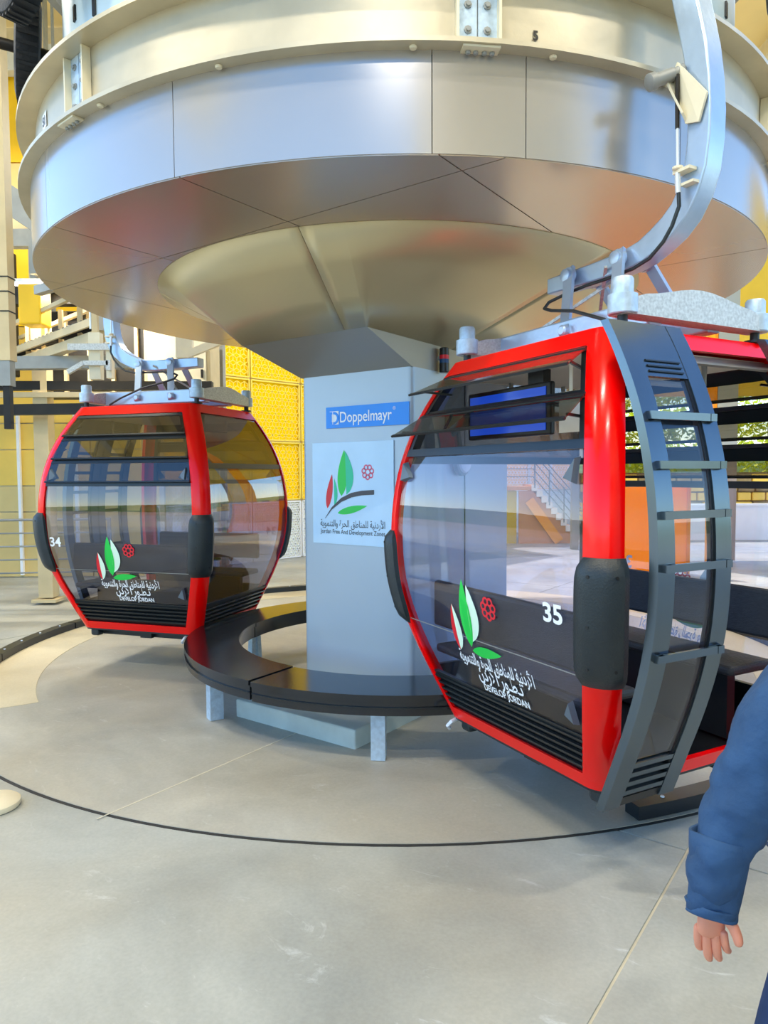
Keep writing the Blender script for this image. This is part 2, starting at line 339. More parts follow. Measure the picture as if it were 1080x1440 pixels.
def swoosh(pts, ws):
    V = []
    for (x, z), w in zip(pts, ws): V.append((x, z+w))
    for (x, z), w in list(zip(pts, ws))[::-1]: V.append((x, z-w))
    n = len(pts); return V, [(i, i+1, 2*n-2-i, 2*n-1-i) for i in range(n-1)]
# poster: face u from +.425 (left) to -.385 (right), z 1.26..2.04
pp = empty('logo_poster', (ctr.x, ctr.y, 0), AZ, 'pale blue square poster with a green and red leaf logo on the tower column', 'poster')
PC = .02; PZ = 1.652
MB().box((a0-.006, PC, PZ), (.008, .80, .80)).build('poster_sheet', 'posterblue', pp)
def pst(name, VF, m, off=.0115): V_, F_ = VF; return MB().add(on_face(V_, PC, PZ, off), F_).build(name, m, pp)
L1 = leaf(-.10, -.02, .36, .05, .03); pst('green_leaf', (L1, fan(L1)), 'lgreen')
L2 = leaf(-.05, -.01, .34, .075, -.01, side=1); pst('teal_leaf', (L2, fan(L2)), 'lteal', .0118)
L3 = leaf(-.245, -.12, .27, .03, .05); pst('red_leaf', (L3, fan(L3)), 'lred')
L4 = leaf(-.175, -.10, .22, .035, .0, side=1); pst('small_teal_leaf', (L4, fan(L4)), 'lteal', .0113)
L5 = rot2(leaf(-.14, -.155, .30, .028), R(-78), (-.14, -.155)); pst('low_leaf', (L5, fan(L5)), 'lgreen')
pst('dark_swoosh', swoosh([(-.27, -.20), (-.2, -.12), (-.1, -.05), (0, -.012), (.1, .005), (.22, .012)], [.002, .010, .016, .018, .018, .018]), 'ldark', .0125)
pst('flower_mark', flower(.16, .165, .062), 'lpink')
Vt, Ft = text_mesh(AR1, .075, bold=.0006); xs = [v[0] for v in Vt]; k_ = .64/(max(xs)-min(xs)); mid = (max(xs)+min(xs))/2
pst('arabic_line', ([((v[0]-mid)*k_, v[1]-.262) for v in Vt], Ft), 'textgrey')
Vt, Ft = text_mesh('Jordan Free And Development Zones', .05, bold=.0006); xs = [v[0] for v in Vt]; k_ = .64/(max(xs)-min(xs)); mid = (max(xs)+min(xs))/2
pst('latin_line', ([((v[0]-mid)*k_, v[1]-.318) for v in Vt], Ft), 'textgrey')
# round bulkhead lamp on the right face (seen through the near cabin)
bl = empty('bulkhead_lamp', (ctr.x, ctr.y, 0), AZ, 'round white disc lamp on the right side of the tower column', 'lamp')
MB().lathe((-.12, b0, 1.90), [(.10, 0), (.115, .02), (.115, .05), (.1, .06)], 24, Vector((0, -1, 0))).build('housing', 'greysteel', bl, True)
MB().lathe((-.12, b0-.06, 1.90), [(.095, 0), (.085, .012), (.05, .02)], 24, Vector((0, -1, 0))).build('lens', 'white', bl, True)
# beacon on the cap
bc = empty('warning_beacon', (ctr.x, ctr.y, 0), AZ, 'small black cylinder beacon with red and blue bands beside column top', 'beacon')
bx_, by_ = -.42, b0-.05
MB().lathe((bx_, by_, 2.57), [(.034, 0), (.038, .005), (.038, .07)], 16).build('base', 'black', bc, True)
MB().lathe((bx_, by_, 2.64), [(.036, 0), (.036, .03)], 16).build('blue_band', 'signdark', bc, True)
MB().lathe((bx_, by_, 2.67), [(.036, 0), (.036, .03)], 16).build('red_band', 'lred', bc, True)
MB().lathe((bx_, by_, 2.70), [(.037, 0), (.037, .05), (.03, .056)], 16).build('top', 'black', bc, True)
MB().box((bx_, by_+.04, 2.68), (.03, .05, .03)).build('bracket', 'greysteel', bc)

# ================================================================ round bench
bn = empty('round_bench', (DC.x, DC.y, 0), 0, 'black ring-shaped bench on pale steel legs around the tower column', 'bench')
seams = [-124.5, -64.5, -4.5, 55.5, 115.5, 175.5]
seams = [-124.5, -52, 20, 92, 164]
for i, a in enumerate(seams):
    b_ = seams[(i+1) % 5] + (360 if i == 4 else 0); dz = .006 if i == 4 else 0
    MB().ring((0, 0), 1.335, 1.765, .425+dz, .457+dz, R(a+.3), R(b_-.3), 44).build('seat_segment', 'bench', bn, True)
    s_ = MB().ring((0, 0), 1.72, 1.752, .325+dz, .424+dz, R(a+.3), R(b_-.3), 44); s_.build('outer_apron', 'bench', bn, True)
    s_ = MB().ring((0, 0), 1.74, 1.762, .375+dz, .380+dz, R(a+.4), R(b_-.4), 44); s_.build('edge_strip', 'darkframe', bn, True)
    s_ = MB().ring((0, 0), 1.348, 1.38, .325+dz, .424+dz, R(a+.3), R(b_-.3), 44); s_.build('inner_apron', 'bench', bn, True)
lg = MB().box((0, 0, .165), (.10, .09, .325)).box((-.18, 0, .31), (.3, .06, .03)).mesh('leg', 'galv')
lg2 = MB().bar((0, -.05, 0), (0, -.03, .325), .05).bar((0, .05, 0), (0, .03, .325), .05).mesh('leg', 'galv')
for a in (-95.6, -147.6, 148.7, 96, 44, -8, -52):
    share('leg', lg if a < 100 and a != 148.7 else lg2, bn, (1.62*cos(R(a)), 1.62*sin(R(a)), .01), R(a))

# ================================================================ drum (bullwheel housing)
dr = empty('wheel_drum', (DC.x, DC.y, 2.777), 0, 'huge round grey metal drum on top of the tower column', 'drum')
Z1, Z2, R1, R2_ = 3.247-2.777, 3.700-2.777, 2.726, 1.90
cuts = [-140, -114.4, -87.7, -78.5, -59.5, -33.3, -7, 19, 45, 71, 97, 123, 149, 175, 195.0]
for i, a in enumerate(cuts):
    b_ = cuts[i+1] if i+1 < len(cuts) else 220
    MB().ring((0, 0), R1-.03, R1, Z1, Z2, R(a+.045), R(b_-.045), max(6, int((b_-a)/1.3))).build('fascia_panel', 'fascia', dr, True)
MB().ring((0, 0), R1-.10, R1-.034, Z1+.004, Z2, n=96).build('fascia_backing', 'jointdark', dr, True)
# soffit sheets cut to the circle
def clip(poly, r, n=120):
    for k in range(n):
        t = 2*pi*(k+.5)/n; nx, ny = cos(t), sin(t); d = r*cos(pi/n); out = []
        for i in range(len(poly)):
            p, q = poly[i], poly[(i+1) % len(poly)]; dp = p[0]*nx+p[1]*ny-d; dq = q[0]*nx+q[1]*ny-d
            if dp <= 0: out.append(p)
            if (dp < 0 < dq) or (dq < 0 < dp):
                u = dp/(dp-dq); out.append((p[0]+(q[0]-p[0])*u, p[1]+(q[1]-p[1])*u))
        poly = out
        if len(poly) < 3: return None
    return poly
al = lambda x, y: ((x-DC.x)*AX.x+(y-DC.y)*AX.y, (x-DC.x)*BX.x+(y-DC.y)*BX.y)
aL, bL = al(.21, 3.24); aC, _ = al(.40, 3.46)
bs = sorted([bL+1.137*k for k in range(-4, 6)]); as_ = sorted([aC+2.2*k for k in range(-3, 4)])
for i in range(len(as_)-1):
    for j in range(len(bs)-1):
        e = .0035; q = [(as_[i]+e, bs[j]+e), (as_[i+1]-e, bs[j]+e), (as_[i+1]-e, bs[j+1]-e), (as_[i]+e, bs[j+1]-e)]
        q = [(a*AX.x+b*BX.x, a*AX.y+b*BX.y) for a, b in q]; q = clip(q, R1-.004)
        if q: MB().prism(q, Z1-.006, Z1).build('soffit_sheet', 'soffit', dr)
MB().prism([(( R1-.04)*cos(2*pi*k/96), (R1-.04)*sin(2*pi*k/96)) for k in range(96)], Z1+.003, Z1+.03).build('soffit_backing', 'jointdark', dr)
# cone: circle -> rectangle on the cap
rc = [ab((ctr.x-DC.x, ctr.y-DC.y), a, b) for a, b in ((T0[0], T0[2]), (T0[1], T0[2]), (T0[1], T0[3]), (T0[0], T0[3]))]
angs = [math.atan2(p.y, p.x) for p in rc]
perim = []
for i in range(4):
    t0, t1 = angs[i], angs[(i+1) % 4]
    while t1 < t0: t1 += 2*pi
    perim.append((t0, t1, rc[i], rc[(i+1) % 4]))
def rect_pt(t):
    for t0, t1, p, q in perim:
        for k in (-2*pi, 0, 2*pi):
            if t0 <= t+k <= t1: return p.lerp(q, (t+k-t0)/(t1-t0))
brk = [-108.6, -43, 18, 72, 130, 190]
for i in range(6):
    ta_, tb2 = R(brk[i]+.07), R((brk[i+1] if i < 5 else 251.4)-.07)
    ts = sorted(U(ta_, tb2, 24)+[a+k for a in angs for k in (0, 2*pi) if ta_ < a+k < tb2]); V = []; Fs = []
    for t in ts:
        p = rect_pt(t)
        for k in range(4): s_ = k/3; V.append((p.x+(R2_*cos(t)-p.x)*s_, p.y+(R2_*sin(t)-p.y)*s_, (Z1-.007)*s_))
    for a in range(len(ts)-1):
        for k in range(3): Fs.append((a*4+k, (a+1)*4+k, (a+1)*4+k+1, a*4+k+1))
    o = MB().add(V, Fs).build('cone_panel', 'cone', dr, True)
    for p in o.data.polygons: p.use_smooth = True
    sm = o.modifiers.new('t', 'SOLIDIFY'); sm.thickness = .006; sm.offset = 0
# ring beam above
MB().ring((0, 0), R1-.12, 2.80, Z2, Z2+.022, n=128).build('lower_flange', 'ringsteel', dr, True)
MB().ring((0, 0), 2.66, 2.685, Z2+.022, 1.30, n=128).build('ring_web', 'ringsteel', dr, True)
MB().ring((0, 0), 2.56, 2.80, 1.30, 1.322, n=128).build('upper_flange', 'ringsteel', dr, True)
# splice plates and bolts, stiffeners
def polar(rr, a, z): return (rr*cos(R(a)), rr*sin(R(a)), z)
zm = (Z2+.022+1.30)/2
for a in (-130.5, -83.2, -33, 24, 78, 132, 186):
    sp = MB(); hh = 1.30-Z2-.024
    for s_ in (-1, 1):
        aa = a+s_*1.0; sp.box(polar(2.692, aa, zm), (.014, .088, hh), R(aa))
    spo = sp.build('splice_plate', 'galv', dr)
    for s_ in (-1, 1):
        aa = a+s_*2.05; MB().box(polar(2.712, aa, zm), (.05, .012, hh), R(aa)).build('stiffener', 'creamsteel', dr)
        for z_ in (zm+.12, zm+.02, zm-.09):
            MB().lathe(polar(2.699, a+s_*.95, z_), [(.018, 0), (.018, .006), (.011, .007), (.011, .016)], 8, Vector((cos(R(a)), sin(R(a)), 0))).build('bolt', 'greysteel', spo)
    tb = MB().box(polar(2.745, a, Z2-.006), (.08, .17, .010), R(a)).build('flange_plate', 'creamsteel', dr)
    for k in (-.055, -.02, .02, .055): MB().lathe((2.745*cos(R(a))-k*sin(R(a)), 2.745*sin(R(a))+k*cos(R(a)), Z2-.024), [(.009, 0), (.012, .004), (.012, .012)], 8).build('bolt', 'greysteel', tb)
for a in (-124.5, -108.5, -89.5, -76, -62): MB().lathe(polar(2.752, a, Z2-.012), [(.014, 0), (.018, .006), (.018, .011)], 10).build('flange_button', 'creamsteel', dr, True)
# number on web, sticker
def on_ring(V, a, z, rr): 
    out = []
    for v in V:
        t = R(a)+v[0]/rr; out.append((rr*cos(t), rr*sin(t), z+v[1]))
    return out
Vt, Ft = text_mesh('5', .06, bold=.002); MB().add(on_ring(Vt, -77.2, Z2+.1, 2.689), Ft).build('stencilled_number', 'black', dr)
MB().add(on_ring([(-.05, -.045), (.05, -.045), (.05, .045), (-.05, .045)], -143, Z2+.235, 2.690), [(0, 1, 2, 3)]).build('sticker', 'white', dr)
Vt, Ft = text_mesh('S1', .075, bold=.002); MB().add(on_ring(Vt, -143, Z2+.208, 2.6925), Ft).build('sticker_text', 'textgrey', dr)
# wheel plate above the ring beam and its dark liner
MB().ring((0, 0), 2.56, 2.63, 1.325, 1.46, n=128).build('rope_liner', 'black', dr, True)
wp = MB().ring((0, 0), 2.47, 2.50, 1.42, 2.45, n=128).build('wheel_rim', 'plateblue', dr, True)
sl_ = MB().box((0, 0, 0), (.012, .035, .09), bev=0).mesh('slot', 'black')
for k in range(48):
    a = 7.5*k; share('slot', sl_, wp, polar(2.505, a, 1.72+(.12 if k % 2 else 0)), R(a))
MB().lathe((0, 0, 1.33), [(2.3, 0), (2.3, .03)], 64).build('wheel_disc', 'greysteel', dr)
MB().lathe((0, 0, 1.36), [(.5, 0), (.5, 5.2)], 32).build('drive_shaft', 'greysteel', dr, True)

# tyre conveyors round the wheel
def tyre(px, py, pz, ax, label, rad=.27, w=.14):
    t = empty('conveyor_tyre', (px, py, pz), 0, label, 'tyre', 'rubber conveyor tyres above the drum')
    ax = Vector(ax).normalized()
    pr = [(rad*.55, -w*.4), (rad*.8, -w*.5), (rad*.96, -w*.42), (rad, -w*.25), (rad, w*.25), (rad*.96, w*.42), (rad*.8, w*.5), (rad*.55, w*.4)]
    MB().lathe((0, 0, 0), pr, 40, ax).build('tyre_body', 'tyre', t, True)
    q = ax.to_track_quat('Z', 'Y').to_matrix(); tr = MB()
    for k in range(36):
        a = 2*pi*k/36; m_ = q @ Matrix.Rotation(a, 3, 'Z'); tr.box(m_ @ Vector((rad+.004, 0, 0)), (.014, .022, w*.8), rot=m_)
    tr.build('tread', 'tyre', t)
    MB().lathe((0, 0, 0), [(.05, -w*.34), (rad*.56, -w*.36), (rad*.56, w*.36), (.05, w*.34)], 28, ax).build('rim', 'rim', t, True)
    MB().lathe((0, 0, 0), [(.04, -w*.9), (.04, w*1.6)], 14, ax).build('axle', 'darksteel', t, True)
    return t
def lab_t(n): return n
tyre(-2.24, 4.62, 5.02, (-.7, -.71, .05), 'large ribbed tyre with pale rim, nearest in the top left corner', .34, .17)
tyre(-2.60, 5.42, 4.93, (-.9, -.43, .05), 'dark ribbed tyre behind the pale-rimmed one at the left edge of the drum', .36, .17)
tyre(-1.80, 4.12, 4.78, (-.6, -.8, .05), 'small dark tyre half hidden above the drum rim at top left', .20, .12)
tyre(2.42, 4.45, 4.80, (.85, -.52, 0), 'dark rubber tyre in the top right corner beside the hanger arm', .24, .17)
tyre(2.80, 4.98, 4.80, (.95, -.3, 0), 'dark rubber tyre at the right edge, lower of the two above the drum rim', .28, .17)
# carrier beam that holds the tyres
cb = empty('tyre_carrier', (DC.x, DC.y, 0), 0, 'curved steel carrier beam above the drum that holds the tyres', 'beam')
MB().ring((0, 0), 2.95, 3.02, 5.9, 6.1, n=96).build('carrier_ring', 'greysteel', cb, True)
for a in range(0, 360, 30): MB().bar(polar(2.98, a, 6.05), polar(2.98, a, 9.35), .1).build('carrier_hanger', 'greysteel', cb)

# ================================================================ CABINS
PROF = [(.386, .268), (.6, .185), (.8, .11), (1.0, .05), (1.2, .012), (1.45, 0), (1.7, .015), (1.9, .05), (2.1, .11), (2.3, .20), (2.43, .273)]
def inset(z):
    if z <= PROF[0][0]: return PROF[0][1] + (PROF[0][0]-z)*.4
    if z >= PROF[-1][0]: return PROF[-1][1]
    for i in range(len(PROF)-1):
        if PROF[i][0] <= z <= PROF[i+1][0]:
            g = lambda k: PROF[max(0, min(len(PROF)-1, k))]
            (za, ia), (zb, ib) = PROF[i], PROF[i+1]; h_ = zb-za; t = (z-za)/h_
            m0 = (g(i+1)[1]-g(i-1)[1])/(g(i+1)[0]-g(i-1)[0])*h_; m1 = (g(i+2)[1]-g(i)[1])/(g(i+2)[0]-g(i)[0])*h_
            return (2*t**3-3*t*t+1)*ia+(t**3-2*t*t+t)*m0+(-2*t**3+3*t*t)*ib+(t**3-t*t)*m1
HX, HY, RC = .832, .883, .095
def P4(f, u, z, o):
    """point on the cabin hull. f: 0 +X,1 +Y,2 -X,3 -Y ; u straight -1..1, beyond that the corner arc"""
    i_ = inset(z); hx_, hy_ = HX-i_, HY-i_
    if f in (0, 2): w, d = hy_, hx_
    else: w, d = hx_, hy_
    if abs(u) <= 1: s_, dd = u*(w-RC), d+o
    else:
        t = (abs(u)-1)*pi/2; sg = 1 if u > 0 else -1
        s_ = sg*((w-RC)+(RC+o)*sin(t)); dd = d-RC+(RC+o)*cos(t)
    return {0: (dd, s_, z), 1: (-s_, dd, z), 2: (-dd, -s_, z), 3: (s_, -dd, z)}[f]
def metric(f, z, y):       # metres from face centre -> u
    i_ = inset(z); w = (HY if f in (0, 2) else HX)-i_-RC
    if abs(y) <= w: return y/w
    return (1+min(1, (abs(y)-w)/(RC*pi/2)))*(1 if y > 0 else -1)
def patch(name, m, par, f, ya, yb, z0, z1, o0, o1, nz=8, nu=2, smooth=True, edge=None):
    """curved plate between offsets o0 and o1; ya, yb are metres from centre, or 'e' distances given as functions of z"""
    b = MB(); fa = ya if callable(ya) else (lambda z: metric(f, z, ya)); fb = yb if callable(yb) else (lambda z: metric(f, z, yb))
    b.shell(lambda u, z, o: P4(f, fa(z)+(fb(z)-fa(z))*u, z, o1 if o else o0), U(0, 1, nu), U(z0, z1, nz), 1)
    return b.build(name, m, par, smooth)
def edge_u(f, d, sg):      # u at distance d inside the end of the straight run
    def fn(z):
        i_ = inset(z); w = (HY if f in (0, 2) else HX)-i_-RC; return sg*(1-d/w)
    return fn
def build_cabin(name, loc, yaw, label, number, numy, door, louvers, opened, door_open, gl='glass', links=((-.14, .02), (.217, .36))):
    cb = empty(name, (loc[0], loc[1], 0), yaw, label, 'cable car cabin')
    ZB, ZT = .386, 2.43
    # corner pillars
    for f in (0, 2):
        for sg in (-1, 1):
            g = (0, 2)
            b = MB(); us = [None]+U(1, 2, 7)
            def fn(u, z, o, f=f, sg=sg):
                uu = edge_u(f, .02, sg)(z) if u == -1 else sg*u
                return P4(f, uu, z, .006 if o else -.03)
            b.shell(fn, [-1]+U(1, 2, 7), U(ZB, ZT, 26), 1); b.build('corner_pillar', 'red', cb, True)
    # frames: top, bottom rails
    for f in range(4):
        patch('top_rail', 'red', cb, f, edge_u(f, 0, -1), edge_u(f, 0, 1), 2.352, ZT, -.03, .005, 2)
        patch('bottom_rail', 'red', cb, f, edge_u(f, 0, -1), edge_u(f, 0, 1), ZB, .455, -.03, .005, 2)
    # roof and floor
    def lay(z, o): return [P4(f, u, z, o)[:2] for f in range(4) for u in [-1]+[1+k/4 for k in range(4)]]
    MB().prism(lay(2.43, -.01), 2.41, 2.435).build('roof_panel', 'red', cb)
    MB().prism(lay(2.36, -.05), 2.335, 2.345).build('ceiling_panel', 'ceilpanel', cb)
    MB().prism(lay(.39, -.005), .37, .40).build('floor_panel', 'kerb', cb)
    ub = MB(); ub.box((0, 0, .33), (.9, .12, .07)).box((.35, 0, .33), (.1, 1.05, .07)).box((-.35, 0, .33), (.1, 1.05, .07))
    ub.build('underframe', 'darkframe', cb)
    for sx in (-1, 1):
        for sy in (-1, 1):
            MB().box((sx*.47, sy*.52, .335), (.09, .09, .075), bev=.02).build('corner_foot', 'rubber', cb)
    # windows
    for f in range(4):
        is_door = (f == (1 if door > 0 else 3))
        if f in (0, 2):
            z_l, nl = louvers if f == 0 else (1.74, 3)
            e0, e1 = edge_u(f, .018, -1), edge_u(f, .018, 1)
            patch('window_pane', gl, cb, f, e0, e1, .66, z_l-.02, -.012, -.006, 16)
            patch('window_seam', 'greysteel', cb, f, e0, e1, .957, .962, -.005, -.003, 1)
            patch('lower_panel', 'black', cb, f, e0, e1, .455, .64, -.022, -.014, 5)
            for k in range(5):
                z_ = .485+k*.036; patch('grille_slat', 'darkframe', cb, f, e0, e1, z_, z_+.013, -.014, .006, 1)
            patch('cross_bar', 'darkframe', cb, f, e0, e1, z_l-.03, z_l+.01, -.035, .004, 1)
            patch('sill_bar', 'darkframe', cb, f, e0, e1, .64, .665, -.03, -.001, 1)
            # side frame of the louvre field
            for sg in (-1, 1):
                patch('louvre_jamb', 'darkframe', cb, f, edge_u(f, .02, sg), edge_u(f, .055, sg), z_l, 2.352, -.05, .0, 6)
            H_ = (2.352-z_l)/nl
            for k in range(nl):
                zt_ = 2.352-k*H_-.012; tilt = opened if f == 0 else opened*.6
                # hinged at its top, bottom pushed out
                w = HY-inset(zt_)-RC-.02; d = HX-inset(zt_)-.004; zb = zt_-H_+.008
                d2 = HX-inset(zb)+.0; L = math.hypot(d2-d, zt_-zb); ang = math.atan2(d2-d, zt_-zb)+tilt
                sgx = 1 if f == 0 else -1
                w2 = HY-inset(zb)-RC-.02
                def q(y, s_, o, d=d, ang=ang, L=L, zt_=zt_, w=w, w2=w2, sgx=sgx):
                    dd = d+sin(ang)*L*s_+o*cos(ang); zz = zt_-cos(ang)*L*s_+o*sin(ang); ww_ = w+(w2-w)*s_; return (sgx*dd, y*ww_, zz)
                pn = MB().shell(lambda u, v, o: q(u, v, .006 if o else 0), [-1, 1], [0, 1], 1).build('louvre_pane', 'louverglass', cb)
                fb_ = MB().shell(lambda u, v, o: q(u, v, .010 if o else -.004), [-1, 1], [.0, .12 if f == 0 else .42], 1)
                fb_.shell(lambda u, v, o: q(u, v, .009 if o else -.003), [-1, 1], [.94, 1.01], 1)
                fb_.build('louvre_frame', 'darkframe', pn)
                if k: patch('louvre_bar', 'black', cb, f, edge_u(f, .02, -1), edge_u(f, .02, 1), zt_+.0, zt_+.022, -.04, -.004, 1)
                for s2 in (-1, 1):
                    MB().bar((sgx*(d-.01), s2*(w-.02), zt_-H_*.45), tuple(Vector(q(s2*.97, .75, -.004))), .012).build('louvre_stay', 'darkframe', pn)
        elif not is_door:
            e0, e1 = edge_u(f, 0, -1), edge_u(f, 0, 1)
            patch('window_pane', gl, cb, f, e0, e1, .66, 1.86, -.012, -.006, 16)
            patch('top_pane', 'glassdark', cb, f, e0, e1, 1.90, 2.352, -.012, -.006, 10)
            patch('cross_bar', 'darkframe', cb, f, e0, e1, 1.86, 1.905, -.035, .0, 2)
            patch('lower_panel', 'black', cb, f, e0, e1, .455, .64, -.022, -.014, 5)
            patch('sill_bar', 'darkframe', cb, f, e0, e1, .64, .665, -.03, -.001, 1)
            for k in range(4):
                z_ = .485+k*.040; patch('grille_slat', 'doorframe', cb, f, e0, e1, z_, z_+.013, -.014, .012, 1)
        else:
            # door leaves: two, half a face each
            sgn = 1 if f == 1 else -1
            for side in (-1, 1):
                w_ = .44
                if door_open: oo, x0, x1 = .115, side*.285, side*(.285+w_*.95)
                else: oo, x0, x1 = .0, side*.01, side*(.01+w_)
                lf = MB()
                # own plane patch: constant x range, y follows the hull curve
                def dp(x, z, o, oo=oo, sgn=sgn): return (x, sgn*(HY-inset(z)+oo+o), z)
                zA, zB = .40, 2.415
                def strip(nm, m, xa, xb, za, zb_, o0, o1, nz=20, par=cb):
                    return MB().shell(lambda u, z, o: dp(xa+(xb-xa)*u, z, o1 if o else o0), [0, 1], U(za, zb_, nz), 1).build(nm, m, par, True)
                xo, xi = max(x0, x1), min(x0, x1)
                door_o = strip('door', 'glassdoor', xi+.09, xo-.09, .63, 2.18, .004, .010, 24)
                strip('door_stile', 'doorframe', xo-.092, xo, zA, zB, -.02, .022, 30, door_o)
                strip('door_stile', 'doorframe', xi, xi+.092, zA, zB, -.02, .022, 30, door_o)
                strip('door_gasket', 'black', xi+.092, xi+.104, .56, 2.2, -.012, .014, 24, door_o)
                strip('door_header', 'doorframe', xi+.092, xo-.092, 2.18, zB, -.018, .02, 4, door_o)
                for k in range(3): strip('header_slot', 'darkframe', xi+.11, xo-.11, 2.20+k*.022, 2.206+k*.022, .0, .026, 1, door_o)
                strip('door_sill', 'black', xi+.092, xo-.092, zA, .44, -.018, .012, 2, door_o)
                strip('door_panel', 'black', xi+.092, xo-.092, .44, .62, -.018, -.004, 4, door_o)
                for k in range(4): strip('vent_slat', 'doorframe', xi+.095, xo-.095, .455+k*.045, .478+k*.045, -.004, .02, 1, door_o)
                for zz in (2.02, 1.83, 1.64, 1.44, 1.09):
                    hb = MB()
                    y_ = HY-inset(zz)+oo
                    hb.bar((xi+.03, sgn*(y_+.035), zz), (xo-.03, sgn*(y_+.035), zz), .016, .03)
                    for xx in (xi+.04, xo-.04): hb.box((xx, sgn*(y_+.03), zz), (.035, .03, .03))
                    hb.build('holder_bar', 'doorframe', door_o)
            if not door_open: pass
            else:
                patch('door_track', 'greysteel', cb, f, edge_u(f, -.0, -1), edge_u(f, 0, 1), 2.30, 2.335, -.09, -.045, 1)
    # bumpers wrap the corners
    for f in (0, 2):
        for sg in (-1, 1):
            b = MB(); zz = U(.93, 1.47, 14)
            def fn(u, z, o, f=f, sg=sg):
                k = max(0, 1-abs((z-1.20)/.27)**6)
                uu = edge_u(f, .075*(.5+.5*k)*(1 if u < 0 else 0), sg)(z) if u <= 1 else sg*u
                uu = edge_u(f, .012+.03*k, sg)(z) if u == 0 else uu
                bulge = .012+.038*min(1, k*1.4)*(1 if 0 < u < 2 else .55)
                return P4(f, uu, z, bulge if o else .004)
            b.shell(fn, [0]+U(1, 2, 6)[:], zz, 1); bo = b.build('bumper', 'rubber', cb, True)
            for zz_, uu in ((1.40, 1.2), (1.40, 1.7), (1.20, 1.2), (1.02, 1.2), (1.02, 1.7)):
                p = Vector(P4(f, sg*uu, zz_, .046)); q_ = Vector(P4(f, sg*uu, zz_, .06))
                MB().lathe(p, [(.007, 0), (.007, .006)], 8, (q_-p)).build('bumper_screw', 'black', bo)
    # hinge covers on the logo windows
    for f in (0, 2):
        for sg, zz_ in ((1, 1.80), (-1, 1.80), (1, .76)):
            b = MB(); w_ = HY-inset(zz_)-RC
            def hp(y, z, o, f=f): return P4(f, metric(f, z, y), z, o)
            y0 = sg*(w_-.06); A_ = [hp(y0, zz_+.07, -.004), hp(y0, zz_-.045, -.004), hp(y0-sg*.085, zz_-.02, -.004), hp(y0-sg*.06, zz_+.01, -.004)]
            B_ = [hp(y0, zz_+.06, .03), hp(y0, zz_-.035, .03), hp(y0-sg*.07, zz_-.016, .012), hp(y0-sg*.05, zz_+.008, .012)]
            b.add(A_+B_, [(0, 1, 2, 3), (4, 5, 6, 7), (0, 1, 5, 4), (1, 2, 6, 5), (2, 3, 7, 6), (3, 0, 4, 7)]).build('hinge_cover', 'hinge', cb)
    # interior benches
    for sx in (-1, 1):
        MB().box((sx*.50, 0, .80), (.34, 1.18, .05), bev=.018).build('seat', 'seat', cb)
        MB().box((sx*.655, 0, 1.06), (.05, 1.2, .26), bev=.018).build('backrest', 'seat', cb)
        MB().box((sx*.45, 0, .60), (.06, 1.0, .36)).build('seat_support', 'kerb', cb)
    for sy in (-1, 1): MB().tube([(.2, sy*.5, 2.33), (.2, sy*.5, 2.22), (-.2, sy*.5, 2.22), (-.2, sy*.5, 2.33)], .014, 8).build('grab_rail', 'greysteel', cb, True)
    # logo on the two end faces
    for f in (0, 2):
        def dec(nm, VF, m, y0=0, z0=0, off=.0005):
            V_, F_ = VF; mp = [P4(f, metric(f, z0+v[1], y0+v[0]), z0+v[1], off) for v in V_]
            return MB().add(mp, F_).build(nm, m, cb)
        Y0 = -.10
        def pl(nm, P, m, off): dec(nm, (P, fan(P)), m, 0, 0, off)
        def q2(y, z, h_, w, ln, m, nm, side=0, off=0, rt_=0):
            P = leaf(y, z, h_, w, ln, 12, 1, side)
            if rt_: P = rot2(P, rt_, (y, z))
            dec(nm, ([p for p in P], fan(P)), m, 0, 0, off)
        q2(Y0, .915, .355, .045, -.0, 'lgreen', 'green_leaf', 0, .0006)
        q2(Y0+.02, .945, .30, .085, .015, 'lpale', 'pale_leaf', 1, .0003)
        q2(Y0-.115, .875, .25, .036, .0, 'lred', 'red_leaf', -1, .0006)
        q2(Y0-.115, .875, .25, .05, .0, 'lpale', 'small_pale_leaf', 1, .0003)
        q2(Y0+.0, .895, .25, .028, 0, 'lgreen', 'low_leaf', 0, .0006, R(-84))
        dec('flower_mark', flower(.11, 1.15, .062), 'lred', 0, 0, .0006)
        def wr(nm, body, size, wdt, z, yc, bold=.001):
            Vt, Ft = text_mesh(body, size, bold=bold); xs = [v[0] for v in Vt]; k_ = wdt/(max(xs)-min(xs)); md = (max(xs)+min(xs))/2
            dec(nm, ([((v[0]-md)*k_, v[1]) for v in Vt], Ft), 'textwhite', yc, z, .001)
        wr('arabic_line', AR1, .09, .60, .815, .06, .0015)
        wr('arabic_motto', AR2, .10, .36, .745, .07, .002)
        wr('latin_motto', 'DEVELOP JORDAN', .052, .36, .685, .09, .0012)
        wr('cabin_number', number, .115, .12, 1.17, numy, .003)
    # suspension frame on the roof
    sf = MB()
    FX, FY = .45, .59
    for sx in (-1, 1): MB().box((sx*.20, 0, 2.535), (.09, 2*FY-.08, .125), bev=.01).build('cross_beam', 'armsteel', cb)
